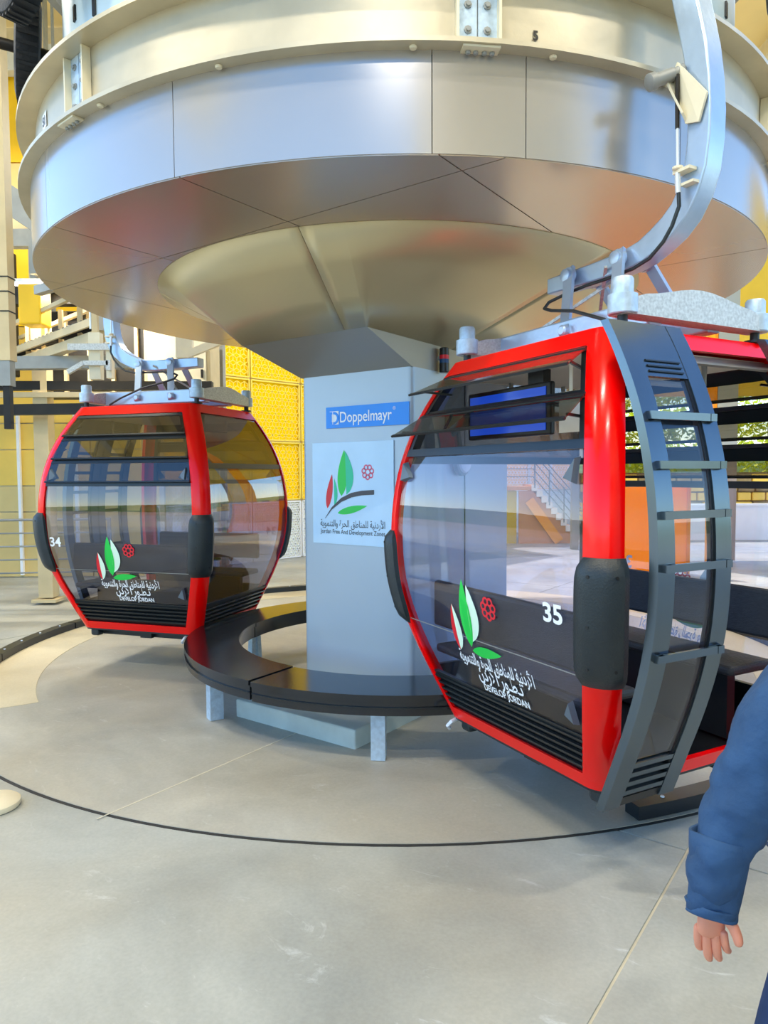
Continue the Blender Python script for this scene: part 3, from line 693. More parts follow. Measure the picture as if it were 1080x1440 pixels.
    for sy in (-1, 1):
        b = MB(); pts = [(-FX-.02, 2.485), (-FX-.02, 2.545)]+[(x, 2.575+.055*cos(x/FX*pi/2*1.1)**2) for x in U(-.36, .36, 10)]+[(FX+.02, 2.545), (FX+.02, 2.485)]
        n = len(pts); V = [(x, sy*FY+dy, z) for dy in (-.05, .05) for x, z in pts]
        b.add(V, [tuple(range(n)), tuple(range(n, 2*n))[::-1]]+[(i, (i+1) % n, n+(i+1) % n, n+i) for i in range(n)]).build('hump_plate', 'galvdull', cb)
        for sx in (-1, 1):
            MB().lathe((sx*FX, sy*FY, 2.487), [(.06, 0), (.064, .005), (.064, .085), (.046, .09), (.046, .15), (.04, .16)], 20).build('damper', 'galv', cb, True)
            MB().lathe((sx*FX, sy*FY, 2.436), [(.05, 0), (.05, .012), (.022, .016), (.022, .05)], 16).build('damper_foot', 'rubber', cb, True)
    # hanger links
    for sx in (-1, 1):
        for (yt, yb) in links:
            ln = MB().bar((sx*.085, yt*door, 2.915), (sx*.262, yb*door, 2.51), .02, .062, upv=(0, 1, 0)).build('hanger_link', 'armsteel', cb)
            MB().lathe((sx*.08, yt*door, 2.875), [(.046, 0), (.046, .022), (.034, .024), (.034, .045), (.022, .05)], 16, Vector((sx, 0, 0))).build('link_bolt', 'armsteel', ln, True)
            MB().lathe((sx*.26, yb*door, 2.535), [(.03, 0), (.03, .022), (.02, .03)], 12, Vector((sx, 0, 0))).build('link_bolt', 'armsteel', ln, True)
    MB().bar((-.2, -.22*door, 2.60), (.08, .12*door, 2.86), .016).bar((.2, -.22*door, 2.60), (-.08, .12*door, 2.86), .016).build('cross_brace', 'galvdull', cb)
    # curved hanger arm: box section in the radial plane
    path = [(-.36, 2.872), (-.2, 2.87), (0, 2.866), (.12, 2.867), (.23, 2.873), (.32, 2.888), (.40, 2.92), (.48, 2.962), (.545, 3.015), (.595, 3.09), (.628, 3.18), (.643, 3.30), (.645, 3.42), (.636, 3.55), (.615, 3.70), (.585, 3.83), (.55, 3.97), (.50, 4.2), (.44, 4.45)]
    pts = [Vector((0, y*door, z)) for y, z in path]; V = []; Fs = []
    for i, p in enumerate(pts):
        d = (pts[min(i+1, len(pts)-1)]-pts[max(i-1, 0)]).normalized(); nrm = Vector((0, -d.z, d.y)); hw = .044+.016*min(1, i/7)
        for sx, sn in ((-1, -1), (1, -1), (1, 1), (-1, 1)): V.append(p+Vector((sx*.055, 0, 0))+nrm*sn*hw)
    n = len(pts)
    for i in range(n-1):
        for k in range(4): Fs.append((i*4+k, (i+1)*4+k, (i+1)*4+(k+1) % 4, i*4+(k+1) % 4))
    Fs += [(0, 1, 2, 3), tuple((n-1)*4+k for k in range(4))[::-1]]
    arm = MB().add(V, Fs).build('hanger_arm', 'armsteel', cb, True)
    bv = arm.modifiers.new('b', 'BEVEL'); bv.width = .008; bv.segments = 2; bv.angle_limit = R(50); bv.limit_method = 'ANGLE'
    # grip bracket, roller, rod and cable
    D_ = door
    bo = MB().add([(.062, .70*D_, 3.47), (.062, .66*D_, 3.36), (.062, .59*D_, 3.38), (.075, .52*D_, 3.62), (.085, .56*D_, 3.66)], [(0, 1, 2, 3, 4)]).build('roller_bracket', 'creamsteel', cb)
    bo.modifiers.new('t', 'SOLIDIFY').thickness = .012
    MB().add([(.064, .60*D_, 3.38), (.075, .52*D_, 3.62), (.14, .53*D_, 3.60), (.10, .60*D_, 3.42)], [(0, 1, 2, 3)]).build('bracket_gusset', 'creamsteel', bo).modifiers.new('t', 'SOLIDIFY').thickness = .01
    MB().lathe((.06, .56*D_, 3.63), [(.03, 0), (.03, .02), (.024, .03), (.026, .05), (.03, .055), (.03, .14), (.038, .145), (.038, .175), (.03, .18)], 18, Vector((.14, -.05*D_, -.06))).build('guide_roller', 'greysteel', cb, True)
    MB().tube([(.1, .565*D_, 3.60), (.1, .57*D_, 3.36)], .010, 8).build('push_rod', 'darksteel', cb, True)
    MB().tube([(.1, .57*D_, 3.37), (.1, .575*D_, 3.17)], .007, 8).build('push_rod', 'rim', cb, True)
    MB().box((.085, .60*D_, 3.165), (.05, .09, .014)).box((.075, .62*D_, 3.105), (.04, .07, .012)).lathe((.1, .575*D_, 3.172), [(.018, 0), (.024, .006), (.024, .016), (.012, .02)], 12).build('rod_clamp', 'creamsteel', cb)
    MB().tube([(.1, .575*D_, 3.16), (.1, .58*D_, 3.07)], .013, 8).build('cable_ferrule', 'rim', cb, True)
    cp = [(.1, .58, 3.10), (.1, .586, 3.01), (.1, .548, 2.932), (.1, .50, 2.875), (.1, .42, 2.82), (.1, .319, 2.797), (.1, .132, 2.79), (.1, .0, 2.79), (.12, -.12, 2.775), (.17, -.21, 2.74), (.21, -.20, 2.70), (.25, -.1, 2.665), (.28, .1, 2.62), (.30, .334, 2.53), (.32, .44, 2.47)]
    MB().tube([(x, y*D_, z) for x, y, z in cp], .009, 8).build('control_cable', 'rubber', cb, True)
    return cb
Y34, Y35 = R(252.3), R(208.0)
c34 = build_cabin('gondola_cabin', (-2.08, 6.97), Y34, 'red framed cable car cabin numbered 34, the farther one behind the bench', '34', -.66, -1, (1.74, 3), R(6), False, 'glassdim', ((.27, .17), (-.08, -.20)))
c35 = build_cabin('gondola_cabin', (1.163, 3.873), Y35, 'red framed cable car cabin numbered 35, the near one with open louvres and open door', '35', .575, 1, (1.93, 2), R(38), True)
# screen inside cabin 35
sc_ = MB(); sc_.box((.40, -.27, 2.13), (.035, .72, .27), bev=.01); scr = sc_.build('display_screen', 'black', c35)
MB().box((.42, -.27, 2.13), (.004, .66, .22)).build('display_glass', 'screenblue', scr)
MB().box((.37, -.05, 2.29), (.05, .12, .12)).build('display_bracket', 'black', scr)
MB().box((.40, .22, 2.10), (.008, .16, .2)).box((.40, .22, 2.26), (.006, .02, .15)).build('notice_sheet', 'paper', c35)
# door-edge sticker and tail hook
tg = MB().box((.56, .745, .58), (.03, .012, .26), rot=Matrix.Rotation(R(-17), 3, 'X')).build('edge_sticker', 'white', c35)
for cbn, y_ in ((c35, -.56), (c34, .50)):
    MB().tube([(.52, y_, .372), (.58, y_, .355), (.60, y_-.01, .33), (.58, y_-.02, .31)], .012, 8).build('guide_hook', 'rim', cbn, True)

# ================================================================ floor guide kerb
kb = empty('guide_kerb', (TC[0], TC[1], 0), 0, 'black curved guide kerb along the round floor edge', 'kerb')
def kerb(a0_, a1_):
    seg = 22.0; a = a0_
    while a < a1_-1:
        b_ = min(a+seg, a1_)
        o = MB().ring((0, 0), RG-.14, RG-.03, 0.0125, .085, R(a+.15), R(b_-.15), 20).build('kerb_segment', 'kerb', kb, True)
        for t in U(a+3, b_-3, 3): MB().lathe(polar(RG-.085, t, .085), [(.012, 0), (.010, .006)], 8).build('kerb_bolt', 'rim', o)
        a = b_
kerb(-72.5, 20); kerb(100, 200)

# floor stanchion base at the left edge
sb = empty('post_base', (-2.13, 3.78, 0), 0, 'round beige post base on the floor at the left edge', 'post')
MB().lathe((0, 0, .008), [(.13, 0), (.135, .01), (.135, .03), (.12, .042), (.03, .05)], 36).build('base_disc', 'creamsteel', sb, True)
MB().lathe((0, 0, .055), [(.02, 0), (.02, .05), (.012, .055)], 16).build('base_socket', 'greysteel', sb, True)

# ================================================================ BACKGROUND left: station machinery
def beam(name, label, a, b, w, h=None, m='tan', cat='beam', grp=None):
    o = MB().bar(a, b, w, h).build(name, m); return tag(o, label, cat, grp)
# hanging tube with telescopic end
hp = empty('hanging_column', (-3.92, 7.5, 0), 0, 'tan square hanging column with a dark tapered foot at far left', 'column')
MB().box((0, 0, 5.6), (.14, .14, 5.2)).build('column_tube', 'tan', hp)
MB().box((0, 0, 2.87), (.11, .11, .26)).build('sleeve', 'greysteel', hp)
MB().box((-.0, 0, 2.52), (.07, .07, .45)).build('rod', 'darksteel', hp)
for z in (3.5, 3.7, 3.85): MB().box((0, 0, z), (.152, .152, .012)).build('band', 'darksteel', hp)
hp2 = empty('steel_column', (-4.74, 10, 0), 0, 'tan steel column behind the left cabin standing on the floor', 'column')
MB().box((0, 0, 4.75), (.2, .2, 9.3)).build('column_tube', 'tan', hp2); MB().box((0, 0, .06), (.34, .34, .04)).build('base_plate', 'tan', hp2)
hp3 = empty('steel_column', (-2.62, 11.4, 0), 0, 'grey steel column right of the tan cabinet behind the left cabin', 'column')
MB().box((0, 0, 4.75), (.2, .2, 9.3)).build('column_tube', 'greysteel', hp3); MB().box((0, 0, .06), (.34, .34, .04)).build('base_plate', 'greysteel', hp3)
hp4 = empty('steel_column', (-5.9, 8.2, 0), 0, 'grey steel column at the far left edge', 'column')
MB().box((0, 0, 4.75), (.22, .22, 9.3)).build('column_tube', 'greysteel', hp4); MB().box((0, 0, .06), (.34, .34, .04)).build('base_plate', 'greysteel', hp4)
# roller track
rt_ = empty('roller_track', (0, 0, 0), 0, 'inclined steel track with a row of black rollers left of the drum', 'track')
ta, tb_ = Vector((-3.22, 8.3, 3.58)), Vector((-5.6, 10.7, 3.58)); dn = (tb_-ta).normalized(); sd_ = Vector((dn.y, -dn.x, 0))
for s_ in (-1, 1): MB().bar(ta+sd_*.13*s_+Vector((0, 0, .03*s_)), tb_+sd_*.13*s_+Vector((0, 0, .03*s_)), .03, .09).build('side_rail', 'tan', rt_)
MB().bar(ta+Vector((0, 0, -.16)), tb_+Vector((0, 0, -.16)), .12, .12).build('lower_tube', 'tan', rt_)
for s_ in (-1, 1): MB().bar(ta+Vector((0, 0, .3))+sd_*.2*s_, tb_+Vector((0, 0, .3))+sd_*.2*s_, .05, .05).build('upper_rail', 'tan', rt_)
rl = MB().lathe((0, 0, 0), [(.045, -.11), (.05, -.1), (.05, .1), (.045, .11)], 12, sd_).mesh('roller', 'tyre')
lk = MB().bar(sd_*-.12+Vector((0, 0, .06)), sd_*.12+Vector((0, 0, .10)), .02).mesh('link', 'rim')
n = 24
for k in range(n):
    p = ta+dn*(.1+k*.135); share('roller', rl, rt_, p)
for k in range(6):
    p = ta+dn*(.05+k*.6); MB().bar(p+Vector((0, 0, .33)), p+Vector((0, 0, -.16)), .05).build('strut', 'tan', rt_)
MB().box(ta+Vector((.0, 0, .0)), (.04, .3, .22), rz=math.atan2(dn.y, dn.x)).build('end_plate', 'rim', rt_)
for k in (0, 3, 5):
    p = ta+dn*(.35+k*.6); MB().bar(p+Vector((0, 0, .33)), p+Vector((0, 0, 5.8)), .07).build('hanger_rod', 'greysteel', rt_)
MB().bar((-4.1, 8.6, 4.0), (-3.35, 8.1, 4.02), .10).build('upper_tube', 'greysteel', rt_)
MB().box((-3.33, 8.12, 3.9), (.16, .05, .36)).build('gusset', 'rim', rt_)
# horizontal beams
beam('cross_beam', 'dark round beam crossing lowest behind the left cabin roof', (-8, 9.6, 2.66), (-3.6, 9.6, 2.70), .14, .14, 'darksteel')
beam('cross_beam', 'tan cross beam just above the lowest dark beam at left', (-8, 9.9, 2.92), (-3.4, 9.9, 2.92), .07, .07, 'tan')
beam('cross_beam', 'grey cross beam at the height of the hanger arm foot at left', (-8, 9.4, 3.26), (-3.3, 9.4, 3.28), .16, .16, 'greysteel')
beam('cross_beam', 'dark cross beam behind the bent bracket at left', (-8, 9.8, 3.05), (-2.4, 10.1, 3.05), .15, .12, 'darksteel')
beam('cross_beam', 'dark sloping beam at the left edge of the drum', (-6.3, 8.3, 6.3), (-3.2, 8.3, 4.25), .26, .3, 'greysteel')
beam('cross_beam', 'grey cross beam high behind the hanging column at left', (-8, 9.5, 4.9), (-3.2, 9.5, 4.9), .14, .22, 'greysteel')
beam('cross_beam', 'dark cross beam in the middle of the left machinery', (-8, 10.3, 4.35), (-2.8, 10.3, 4.35), .2, .24, 'darksteel')
beam('cross_beam', 'brown beam under the roof seen at the upper left edge', (-8, 11.2, 5.6), (-3.6, 11.2, 5.6), .2, .3, 'tan')
beam('cross_beam', 'white beam across the yellow wall in the top left corner', (-9, 12.4, 8.8), (-4.5, 12.4, 8.8), .2, .42, 'rim')
# machine housings
db = empty('machine_housing', (-4.35, 11.0, 0), 0, 'dark machine housing behind the roller track', 'machine')
MB().box((0, 0, 3.62), (1.7, .6, 1.25), bev=.02).build('housing_body', 'darksteel', db)
for k in range(5): MB().box((-.7+k*.35, -.33, 3.62), (.05, .06, 1.2)).build('rib', 'tan', db)
for sx in (-.7, .7): MB().bar((sx, 0, 4.2), (sx, 0, 9.4), .1).build('hanger_rod', 'greysteel', db)
db = empty('machine_housing', (-7.0, 11.0, 0), 0, 'dark machine housing at the far left above the railing', 'machine')
MB().box((0, 0, 4.3), (2.6, .6, 1.9), bev=.02).build('housing_body', 'darksteel', db)
for k in range(6): MB().box((-1.1+k*.44, -.33, 4.3), (.06, .06, 1.8)).build('rib', 'tan', db)
for sx in (-.9, .9): MB().bar((sx, 0, 4.9), (sx, 0, 9.4), .1).build('hanger_rod', 'greysteel', db)
# brackets left of the far cabin's hanger
bk = empty('channel_bracket', (-3.25, 8.15, 0), 0, 'cream steel channel bracket with a bent plate left of the far cabin hanger', 'bracket')
MB().box((0, 0, 3.15), (.13, .1, .52)).build('channel', 'creamsteel', bk)
MB().box((.16, .0, 3.12), (.06, .1, .44)).build('channel', 'creamsteel', bk)
MB().box((-.02, -.1, 3.24), (.5, .04, .07)).build('flat_bar', 'galvdull', bk)
MB().bar((-.28, -.1, 2.96), (-.1, -.1, 3.06), .05, .05).bar((-.1, -.1, 3.06), (.18, -.1, 3.06), .05, .05).bar((.18, -.1, 3.09), (.18, -.1, 2.98), .05).build('bent_plate', 'galvdull', bk)
MB().bar((0, 0, 3.4), (0, 0, 9.4), .06).build('hanger_rod', 'tan', bk)
bk = empty('angle_bracket', (-2.45, 8.9, 0), 0, 'cream angle bracket between the far hanger arm and the drum', 'bracket')
MB().box((-.0, 0, 3.5), (.2, .1, .5)).bar((.02, -.02, 3.28), (.7, -.02, 3.55), .07, .09).build('channel', 'creamsteel', bk)
MB().bar((0, 0, 3.6), (0, 0, 9.4), .06).build('hanger_rod', 'tan', bk)
# control cabinet on legs
cc = empty('control_cabinet', (-2.95, 10.6, 0), 0, 'large tan control cabinet behind the roof of the left cabin', 'cabinet')
MB().box((0, 0, 3.3), (.95, .6, 1.25), bev=.015).build('body', 'tan', cc)
MB().box((-.0, -.31, 3.3), (.84, .02, 1.12), bev=.004).build('door', 'creamsteel', cc)
MB().box((.36, -.33, 3.25), (.03, .02, .12)).build('handle', 'darksteel', cc)
for sx in (-.42, .42):
    for sy in (-.25, .25): MB().box((sx, sy, 1.345), (.07, .07, 2.67)).build('leg', 'tan', cc)
# yellow hanging parts
ym = MB().box((0, 0, 0), (.28, .3, .5), bev=.02).mesh('guard_box', 'yellow')
o = share('guard_box', ym, None, (-4.43, 9.2, 3.96)); tag(o, 'bright yellow guard box behind the upper roller track rails', 'box')
MB().bar((0, 0, .4), (0, 0, 5.3), .08).build('hanger_rod', 'greysteel', o)
# tube lights; the unseen ceiling ones are added to brighten the station
def tube_light(x, y, z, label):
    t = empty('tube_light', (x, y, z), 0, label, 'lamp', 'fluorescent tube lights of the station')
    MB().box((0, 0, .04), (1.3, .12, .05)).build('housing', 'rim', t)
    MB().lathe((-.6, 0, 0), [(.018, 0), (.018, 1.2)], 12, Vector((1, 0, 0))).build('tube', 'tube', t, True)
    MB().bar((0, 0, .06), (0, 0, 9.5-z), .03).build('hanger_rod', 'greysteel', t)
    l = bpy.data.lights.new('tube_glow', 'AREA'); l.shape = 'RECTANGLE'; l.size = 1.2; l.size_y = .06; l.energy = 120; l.color = (1, .93, .8)
    lo = bpy.data.objects.new('tube_glow', l); C.objects.link(lo); lo.parent = t; lo.location = (0, 0, -.03)
tube_light(-4.35, 9.75, 4.38, 'bright tube light hanging in the left machinery')
for k, (x, y) in enumerate(((-5, 2), (-1, 1), (4, 1), (5.5, 6), (4, 11), (-1, 12), (-6, 7), (0, -2), (-6,10.5))):
    tube_light(x, y, 7.6, ['added ceiling tube light above the left front', 'added ceiling tube light above the viewer', 'added ceiling tube light above the right front', 'added ceiling tube light to the right of the drum', 'added ceiling tube light behind the near cabin', 'added ceiling tube light behind the column', 'added ceiling tube light to the left of the drum', 'added ceiling tube light behind the viewer', 'added ceiling tube light above the left machinery'][k])
# railing at the left
def railing(name, label, p0, p1, n_post, h=1.1, rails=5, z0=0):
    r = empty(name, (p0[0], p0[1], z0), 0, label, 'railing'); p0 = Vector(p0[:2]+(0,)); p1 = Vector(p1[:2]+(0,)); d = p1-p0
    for k in range(n_post):
        q = d*k/(n_post-1); MB().box((q.x, q.y, h/2), (.05, .05, h)).build('post', 'greysteel', r); 
    for k in range(rails):
        z = h*(k+1)/rails-.02; MB().tube([(0, 0, z), (d.x, d.y, z)], .022 if k == rails-1 else .014, 8).build('rail', 'greysteel', r, True)
    return r
railing('railing', 'grey steel railing in front of the tan wall at far left', (-7.4, 11.6), (-4.6, 11.9), 4)
# ================================================================ perforated screen walls
def lattice_mesh(w, h, cell, m, name='lattice', t=.02):
    b = MB(); s3 = sqrt(3)/2; r = cell/2; bars = set()
    ny = int(h/(r*1.5))+2; nx = int(w/(r*2*s3))+2
    def inside(p): return abs(p[0]) <= w/2 and abs(p[1]) <= h/2
    for j in range(-1, ny):
        for i in range(-1, nx):
            cx = -w/2+(i+(.5 if j % 2 else 0))*r*2*s3; cz = -h/2+j*r*1.5
            vs_ = [(cx+r*cos(R(90+60*k)), cz+r*sin(R(90+60*k))) for k in range(6)]
            segs_ = [(vs_[k], vs_[(k+1) % 6]) for k in range(3)]+[((cx, cz), vs_[k]) for k in (0, 2, 4)]
            for p, q in segs_:
                if inside(p) and inside(q): b.bar((p[0], 0, p[1]), (q[0], 0, q[1]), t, t*.6, upv=(0, 1, 0))
    # border
    for z in (-h/2, h/2): b.bar((-w/2, 0, z), (w/2, 0, z), .03, .03)
    for x in (-w/2, w/2): b.bar((x, 0, -h/2), (x, 0, h/2), .03, .03)
    return b.mesh(name, m)
def screen_material(name, rgb, tr=.5):
    m = bpy.data.materials.new(name); m.use_nodes = True; t = m.node_tree; t.nodes.remove(t.nodes['Principled BSDF']); out = t.nodes['Material Output']
    d = t.nodes.new('ShaderNodeBsdfDiffuse'); l = t.nodes.new('ShaderNodeBsdfTranslucent'); x = t.nodes.new('ShaderNodeMixShader'); x.inputs[0].default_value = tr
    n = t.nodes.new('ShaderNodeTexNoise'); n.inputs['Scale'].default_value = 1.2; rp = t.nodes.new('ShaderNodeValToRGB')
    c = lin(rgb); rp.color_ramp.elements[0].color = tuple(v*.85 for v in c)+(1,); rp.color_ramp.elements[1].color = c+(1,)
    t.links.new(n.outputs[0], rp.inputs[0]); t.links.new(rp.outputs[0], d.inputs[0]); t.links.new(rp.outputs[0], l.inputs[0])
    t.links.new(d.outputs[0], x.inputs[1]); t.links.new(l.outputs[0], x.inputs[2]); t.links.new(x.outputs[0], out.inputs[0]); M[name] = m
screen_material('scr_yellow', (255, 226, 30), .5); screen_material('reflector_orange', (255, 176, 8), .6); screen_material('scr_pale', (255, 216, 150), .45); screen_material('scr_white', (240, 240, 225), .4)
WD = Vector((.69, .72, 0)).normalized(); WA = math.atan2(WD.y, WD.x); W0 = Vector((-1.8, 15.5, 0))
sw = empty('screen_wall', (W0.x, W0.y, 0), WA, 'tall wall of yellow perforated star-pattern panels behind the column', 'wall'); 
lm = {('y'): lattice_mesh(1.24, 1.20, .20, 'yellowpale', t=.016), ('w'): lattice_mesh(1.24, 1.20, .14, 'white', t=.02), 'p': lattice_mesh(1.24, 1.20, .2, 'white', t=.018)}
for i in range(-3, 9):
    for j in range(3 if i >= 4 else 5):
        kind = 'w' if j == 0 else ('p' if i >= 4 else 'y'); sm_ = {'w': 'scr_white', 'p': 'scr_pale', 'y': 'scr_yellow'}[kind]
        key = 'pm'+kind
        if key not in M: M[key] = 0; lm[key] = MB().box((0, .05, 0), (1.25, .012, 1.215)).mesh('panel', sm_)
        p = share('panel', lm[key], sw, (.65+1.30*i, 0, .63+1.25*j))
        l = share('lattice', lm[kind], p, (0, 0, 0)); l['kind'] = 'stuff'
for i in range(-3, 10): MB().box((1.30*i, .08, 3.15 if i < 5 else 1.9), (.07, .1, 6.3 if i < 5 else 3.8)).build('mullion', 'tan', sw)
for j in range(6): MB().box((3.9 if j < 4 else .65, .08, 1.25*j+.004), (15.6 if j < 4 else 9.1, .08, .05)).build('transom', 'tan', sw)

# ================================================================ stairs seen through the near cabin
st = empty('staircase', (4.95, 18.2, 0), 0, 'orange-lit staircase with railing seen through the near cabin window', 'stairs')
nstep = 10
for k in range(nstep):
    MB().box((.02-.125*k, .6, .10+.148*k), (.13, 1.2, .148)).build('step', 'stair', st)
    MB().box((.02-.125*k, -.02, .10+.148*k), (.15, .05, .16)).build('tread_edge', 'paper', st)
P_ = [(.12, 0), (-1.5, 0), (-1.5, 1.36), (-1.15, 1.36), (.12, .05)]; V = [(x, y, z) for y in (0, .06) for x, z in P_]
MB().add(V, [tuple(range(5)), tuple(range(5, 10))[::-1]]+[(i, (i+1) % 5, 5+(i+1) % 5, 5+i) for i in range(5)]).build('side_wall', 'stairside', st)
MB().bar((-.48, -.06, .06), (-1.25, -.06, 1.12), .05, .24).build('stringer', 'orange', st)
MB().box((-1.65, .6, 1.42), (.9, 1.2, .1)).build('landing', 'stair', st)
MB().box((-1.85, .6, .68), (.6, 1.1, 1.36)).build('landing_base', 'scr_yellow', st)
for k in (0, 3, 6, 9): MB().bar((.02-.125*k, -.03, .1+.148*k), (.02-.125*k, -.03, 1.0+.148*k), .035).build('post', 'greysteel', st)
for q_ in (.3, .5, .7, .9, 1.05): MB().tube([(.1, -.03, q_), (-1.15, -.03, q_+1.42), (-1.9, -.03, q_+1.42)], .014, 6).build('rail', 'greysteel', st)
# right background
cr = empty('steel_column', (6.75, 14.2, 0), 0, 'grey steel column seen through the open cabin door at right', 'column')
MB().box((0, 0, 4.75), (.4, .3, 9.4)).build('column_tube', 'column', cr); MB().box((-.24, 0, 4.6), (.06, .3, 9.2)).build('column_edge', 'orange', cr)
lw = MB().box((11.5, 19, .45), (12, .25, .9)).box((11.5, 19, .93), (12.1, .35, .06)).build('low_wall', 'white'); tag(lw, 'low white boundary wall in front of the trees at right', 'wall')
sw2 = empty('stone_wall', (11.5, 22.5, 0), 0, 'rough stone retaining wall below the trees at right', 'wall')
MB().box((0, .2, .9), (11, .3, 1.8)).build('wall_core', 'stone', sw2)
for r_ in range(6):
    x = -5.4+random.random()*.2
    while x < 5.3:
        w_ = random.uniform(.35, .6); MB().box((x+w_/2, 0, .17+r_*.29), (w_-.04, .16+random.random()*.06, .25), bev=.03).build('stone', 'stone' if random.random() < .5 else 'clad', sw2); x += w_
fy_ = empty('yellow_canopy', (10, 16.5, 0), 0, 'bright yellow canopy panels high at the right', 'canopy')
for k in range(7):
    MB().box((-5+1.6*k, 0, 5.8), (1.56, .12, 4.5)).build('panel', 'yellow', fy_)
for x in (-5.5, 0, 5.8): MB().box((x, .3, 4), (.16, .16, 8)).build('post', 'greysteel', fy_)
def tree(x, y, h_, r_, label):
    t = empty('tree', (x, y, -.2), 0, label, 'tree', 'leafy trees beyond the low wall')
    MB().tube([(0, 0, 0), (.1, .05, h_*.35), (0, .1, h_*.6)], [.16, .12, .07], 8).build('trunk', 'bark', t, True)
    b = MB()
    for k in range(2600):
        while True:
            v = Vector((random.uniform(-1, 1), random.uniform(-1, 1), random.uniform(-1, 1)))
            if .35 < v.length < 1: break
        c = Vector((v.x*r_, v.y*r_, h_*.62+v.z*h_*.38)); a = Vector((random.gauss(0, 1), random.gauss(0, 1), random.gauss(0, 1))).normalized(); bb = a.orthogonal().normalized(); s_ = random.uniform(.08, .17)
        b.add([c-a*s_, c+bb*s_*.5, c+a*s_, c-bb*s_*.5], [(0, 1, 2, 3)])
    f = b.build('foliage', 'leaf', t); f['kind'] = 'stuff'
tree(9.6, 26, 6, 1.9, 'yellow-green leafy tree beyond the stone wall, left of two'); tree(14.6, 27, 6.4, 2.1, 'yellow-green leafy tree beyond the stone wall, right of two')
lb = MB().box((4.5, 12.6, .8), (1.8, .06, 1.5)).box((3.62, 12.6, .8), (.06, .1, 1.6)).box((5.38, 12.6, .8), (.06, .1, 1.6)).build('soffit_reflector', 'reflector_orange'); tag(lb, 'low orange barrier panel added behind the near cabin door to tint the drum underside', 'reflector')  # hidden panel added so the drum soffit reflects orange
lb = empty('reflector_wall', (8.3, 12.2, 0), 0, 'orange barrier wall added out of view to the right of the near cabin', 'reflector')  # unseen wall added for an orange reflection on the soffit's right side
for k in range(4): MB().box((-1.2+.85*k, 0, 1.2), (.82, .06, 2.3)).build('panel', 'reflector_orange', lb)
for k in range(5): MB().box((-1.62+.85*k, .06, 1.2), (.04, .06, 2.4)).build('post', 'greysteel', lb)
# yellow side screen to the right, out of frame, seen in the drum's reflections
ys = MB().box((8.6, 10.5, 4.7), (.1, 5.5, 3.4)).build('side_screen', 'scr_yellow'); tag(ys, 'yellow translucent screen panel high beside the drum at right', 'panel')
MB().box((8.75, 8.1, 4.7), (.15, .15, 9.4)).box((8.75, 12.9, 4.7), (.15, .15, 9.4)).build('side_screen_posts', 'greysteel', ys)

# ================================================================ person at the right edge
pe = empty('person', (1.065, 1.45, 0), 0, 'person in a navy sweater at the right edge, arm hanging with cuffed sleeve', 'person')
def skin(name, verts, edges, radii, m, par, sub=2, root=0):
    me_ = bpy.data.meshes.new(name); me_.from_pydata(verts, edges, []); o = bpy.data.objects.new(name, me_); C.objects.link(o); o.parent = par
    md = o.modifiers.new('skin', 'SKIN'); md.use_smooth_shade = True
    for i, r_ in enumerate(radii):
        s_ = me_.skin_vertices[0].data[i]; s_.radius = (r_, r_) if not isinstance(r_, tuple) else r_; s_.use_root = (i == root)
    sb_ = o.modifiers.new('sub', 'SUBSURF'); sb_.levels = sub; sb_.render_levels = sub
    bpy.context.view_layer.update()
    me2 = bpy.data.meshes.new_from_object(o.evaluated_get(bpy.context.evaluated_depsgraph_get())); me2.name = name
    o.modifiers.clear(); o.data = me2; me2.materials.clear(); me2.materials.append(M[m])
    for p in me2.polygons: p.use_smooth = True
    return o
# body: continuous; facing away (+Y), origin between the feet
J = [(0, 0, .95), (0, .01, 1.12), (0, .0, 1.30), (0, -.01, 1.43), (0, 0, 1.50), (0, .02, 1.58),
     (-.18, -.01, 1.42), (-.255, -.0, 1.27), (-.305, .02, 1.11), (-.355, .03, .96), (-.37, .03, .87),
     (.18, -.01, 1.42), (.25, -.02, 1.27), (.30, -.01, 1.11), (.32, .05, .93), (.325, .07, .87),
     (-.10, .0, .88), (-.20, .03, .50), (-.25, -.02, .10), (.10, .0, .88), (.11, -.04, .50), (.11, -.14, .12), (-.25, .1, .055), (.11, -.02, .055)]
E_ = [(0, 1), (1, 2), (2, 3), (3, 4), (4, 5), (3, 6), (6, 7), (7, 8), (8, 9), (9, 10), (3, 11), (11, 12), (12, 13), (13, 14), (14, 15), (0, 16), (16, 17), (17, 18), (0, 19), (19, 20), (20, 21), (18, 22), (21, 23)]
RR = [(.15, .12), (.13, .11), (.15, .12), (.13, .10), .06, .055, .075, .062, .052, .044, .030, .075, .062, .052, .044, .030, .095, .065, .045, .095, .065, .045, .035, .035]
skin('body', J, E_, RR, 'skin', pe, 1)
# sweater
S = [(0, 0, .93), (0, .01, 1.12), (0, 0, 1.30), (0, -.01, 1.42), (0, 0, 1.475),
     (-.18, -.01, 1.415), (-.25, -.0, 1.28), (-.305, .02, 1.12), (-.352, .03, .985), (-.366, .03, .935), (-.369, .03, .885),
     (.18, -.01, 1.415), (.25, -.02, 1.27), (.30, -.01, 1.11), (.315, .04, .96), (.32, .06, .90)]
SE = [(0, 1), (1, 2), (2, 3), (3, 4), (3, 5), (5, 6), (6, 7), (7, 8), (8, 9), (9, 10), (3, 11), (11, 12), (12, 13), (13, 14), (14, 15)]
SR = [(.185, .15), (.17, .14), (.18, .145), (.14, .115), .075, .095, .09, .078, .062, .060, .050, .095, .085, .072, .058, .048]
sw_ = skin('sweater', S, SE, SR, 'navy', pe, 2)
tx = bpy.data.textures.new('folds', 'CLOUDS'); tx.noise_scale = .07
dm = sw_.modifiers.new('s2', 'SUBSURF'); dm.levels = 1; dm.render_levels = 1
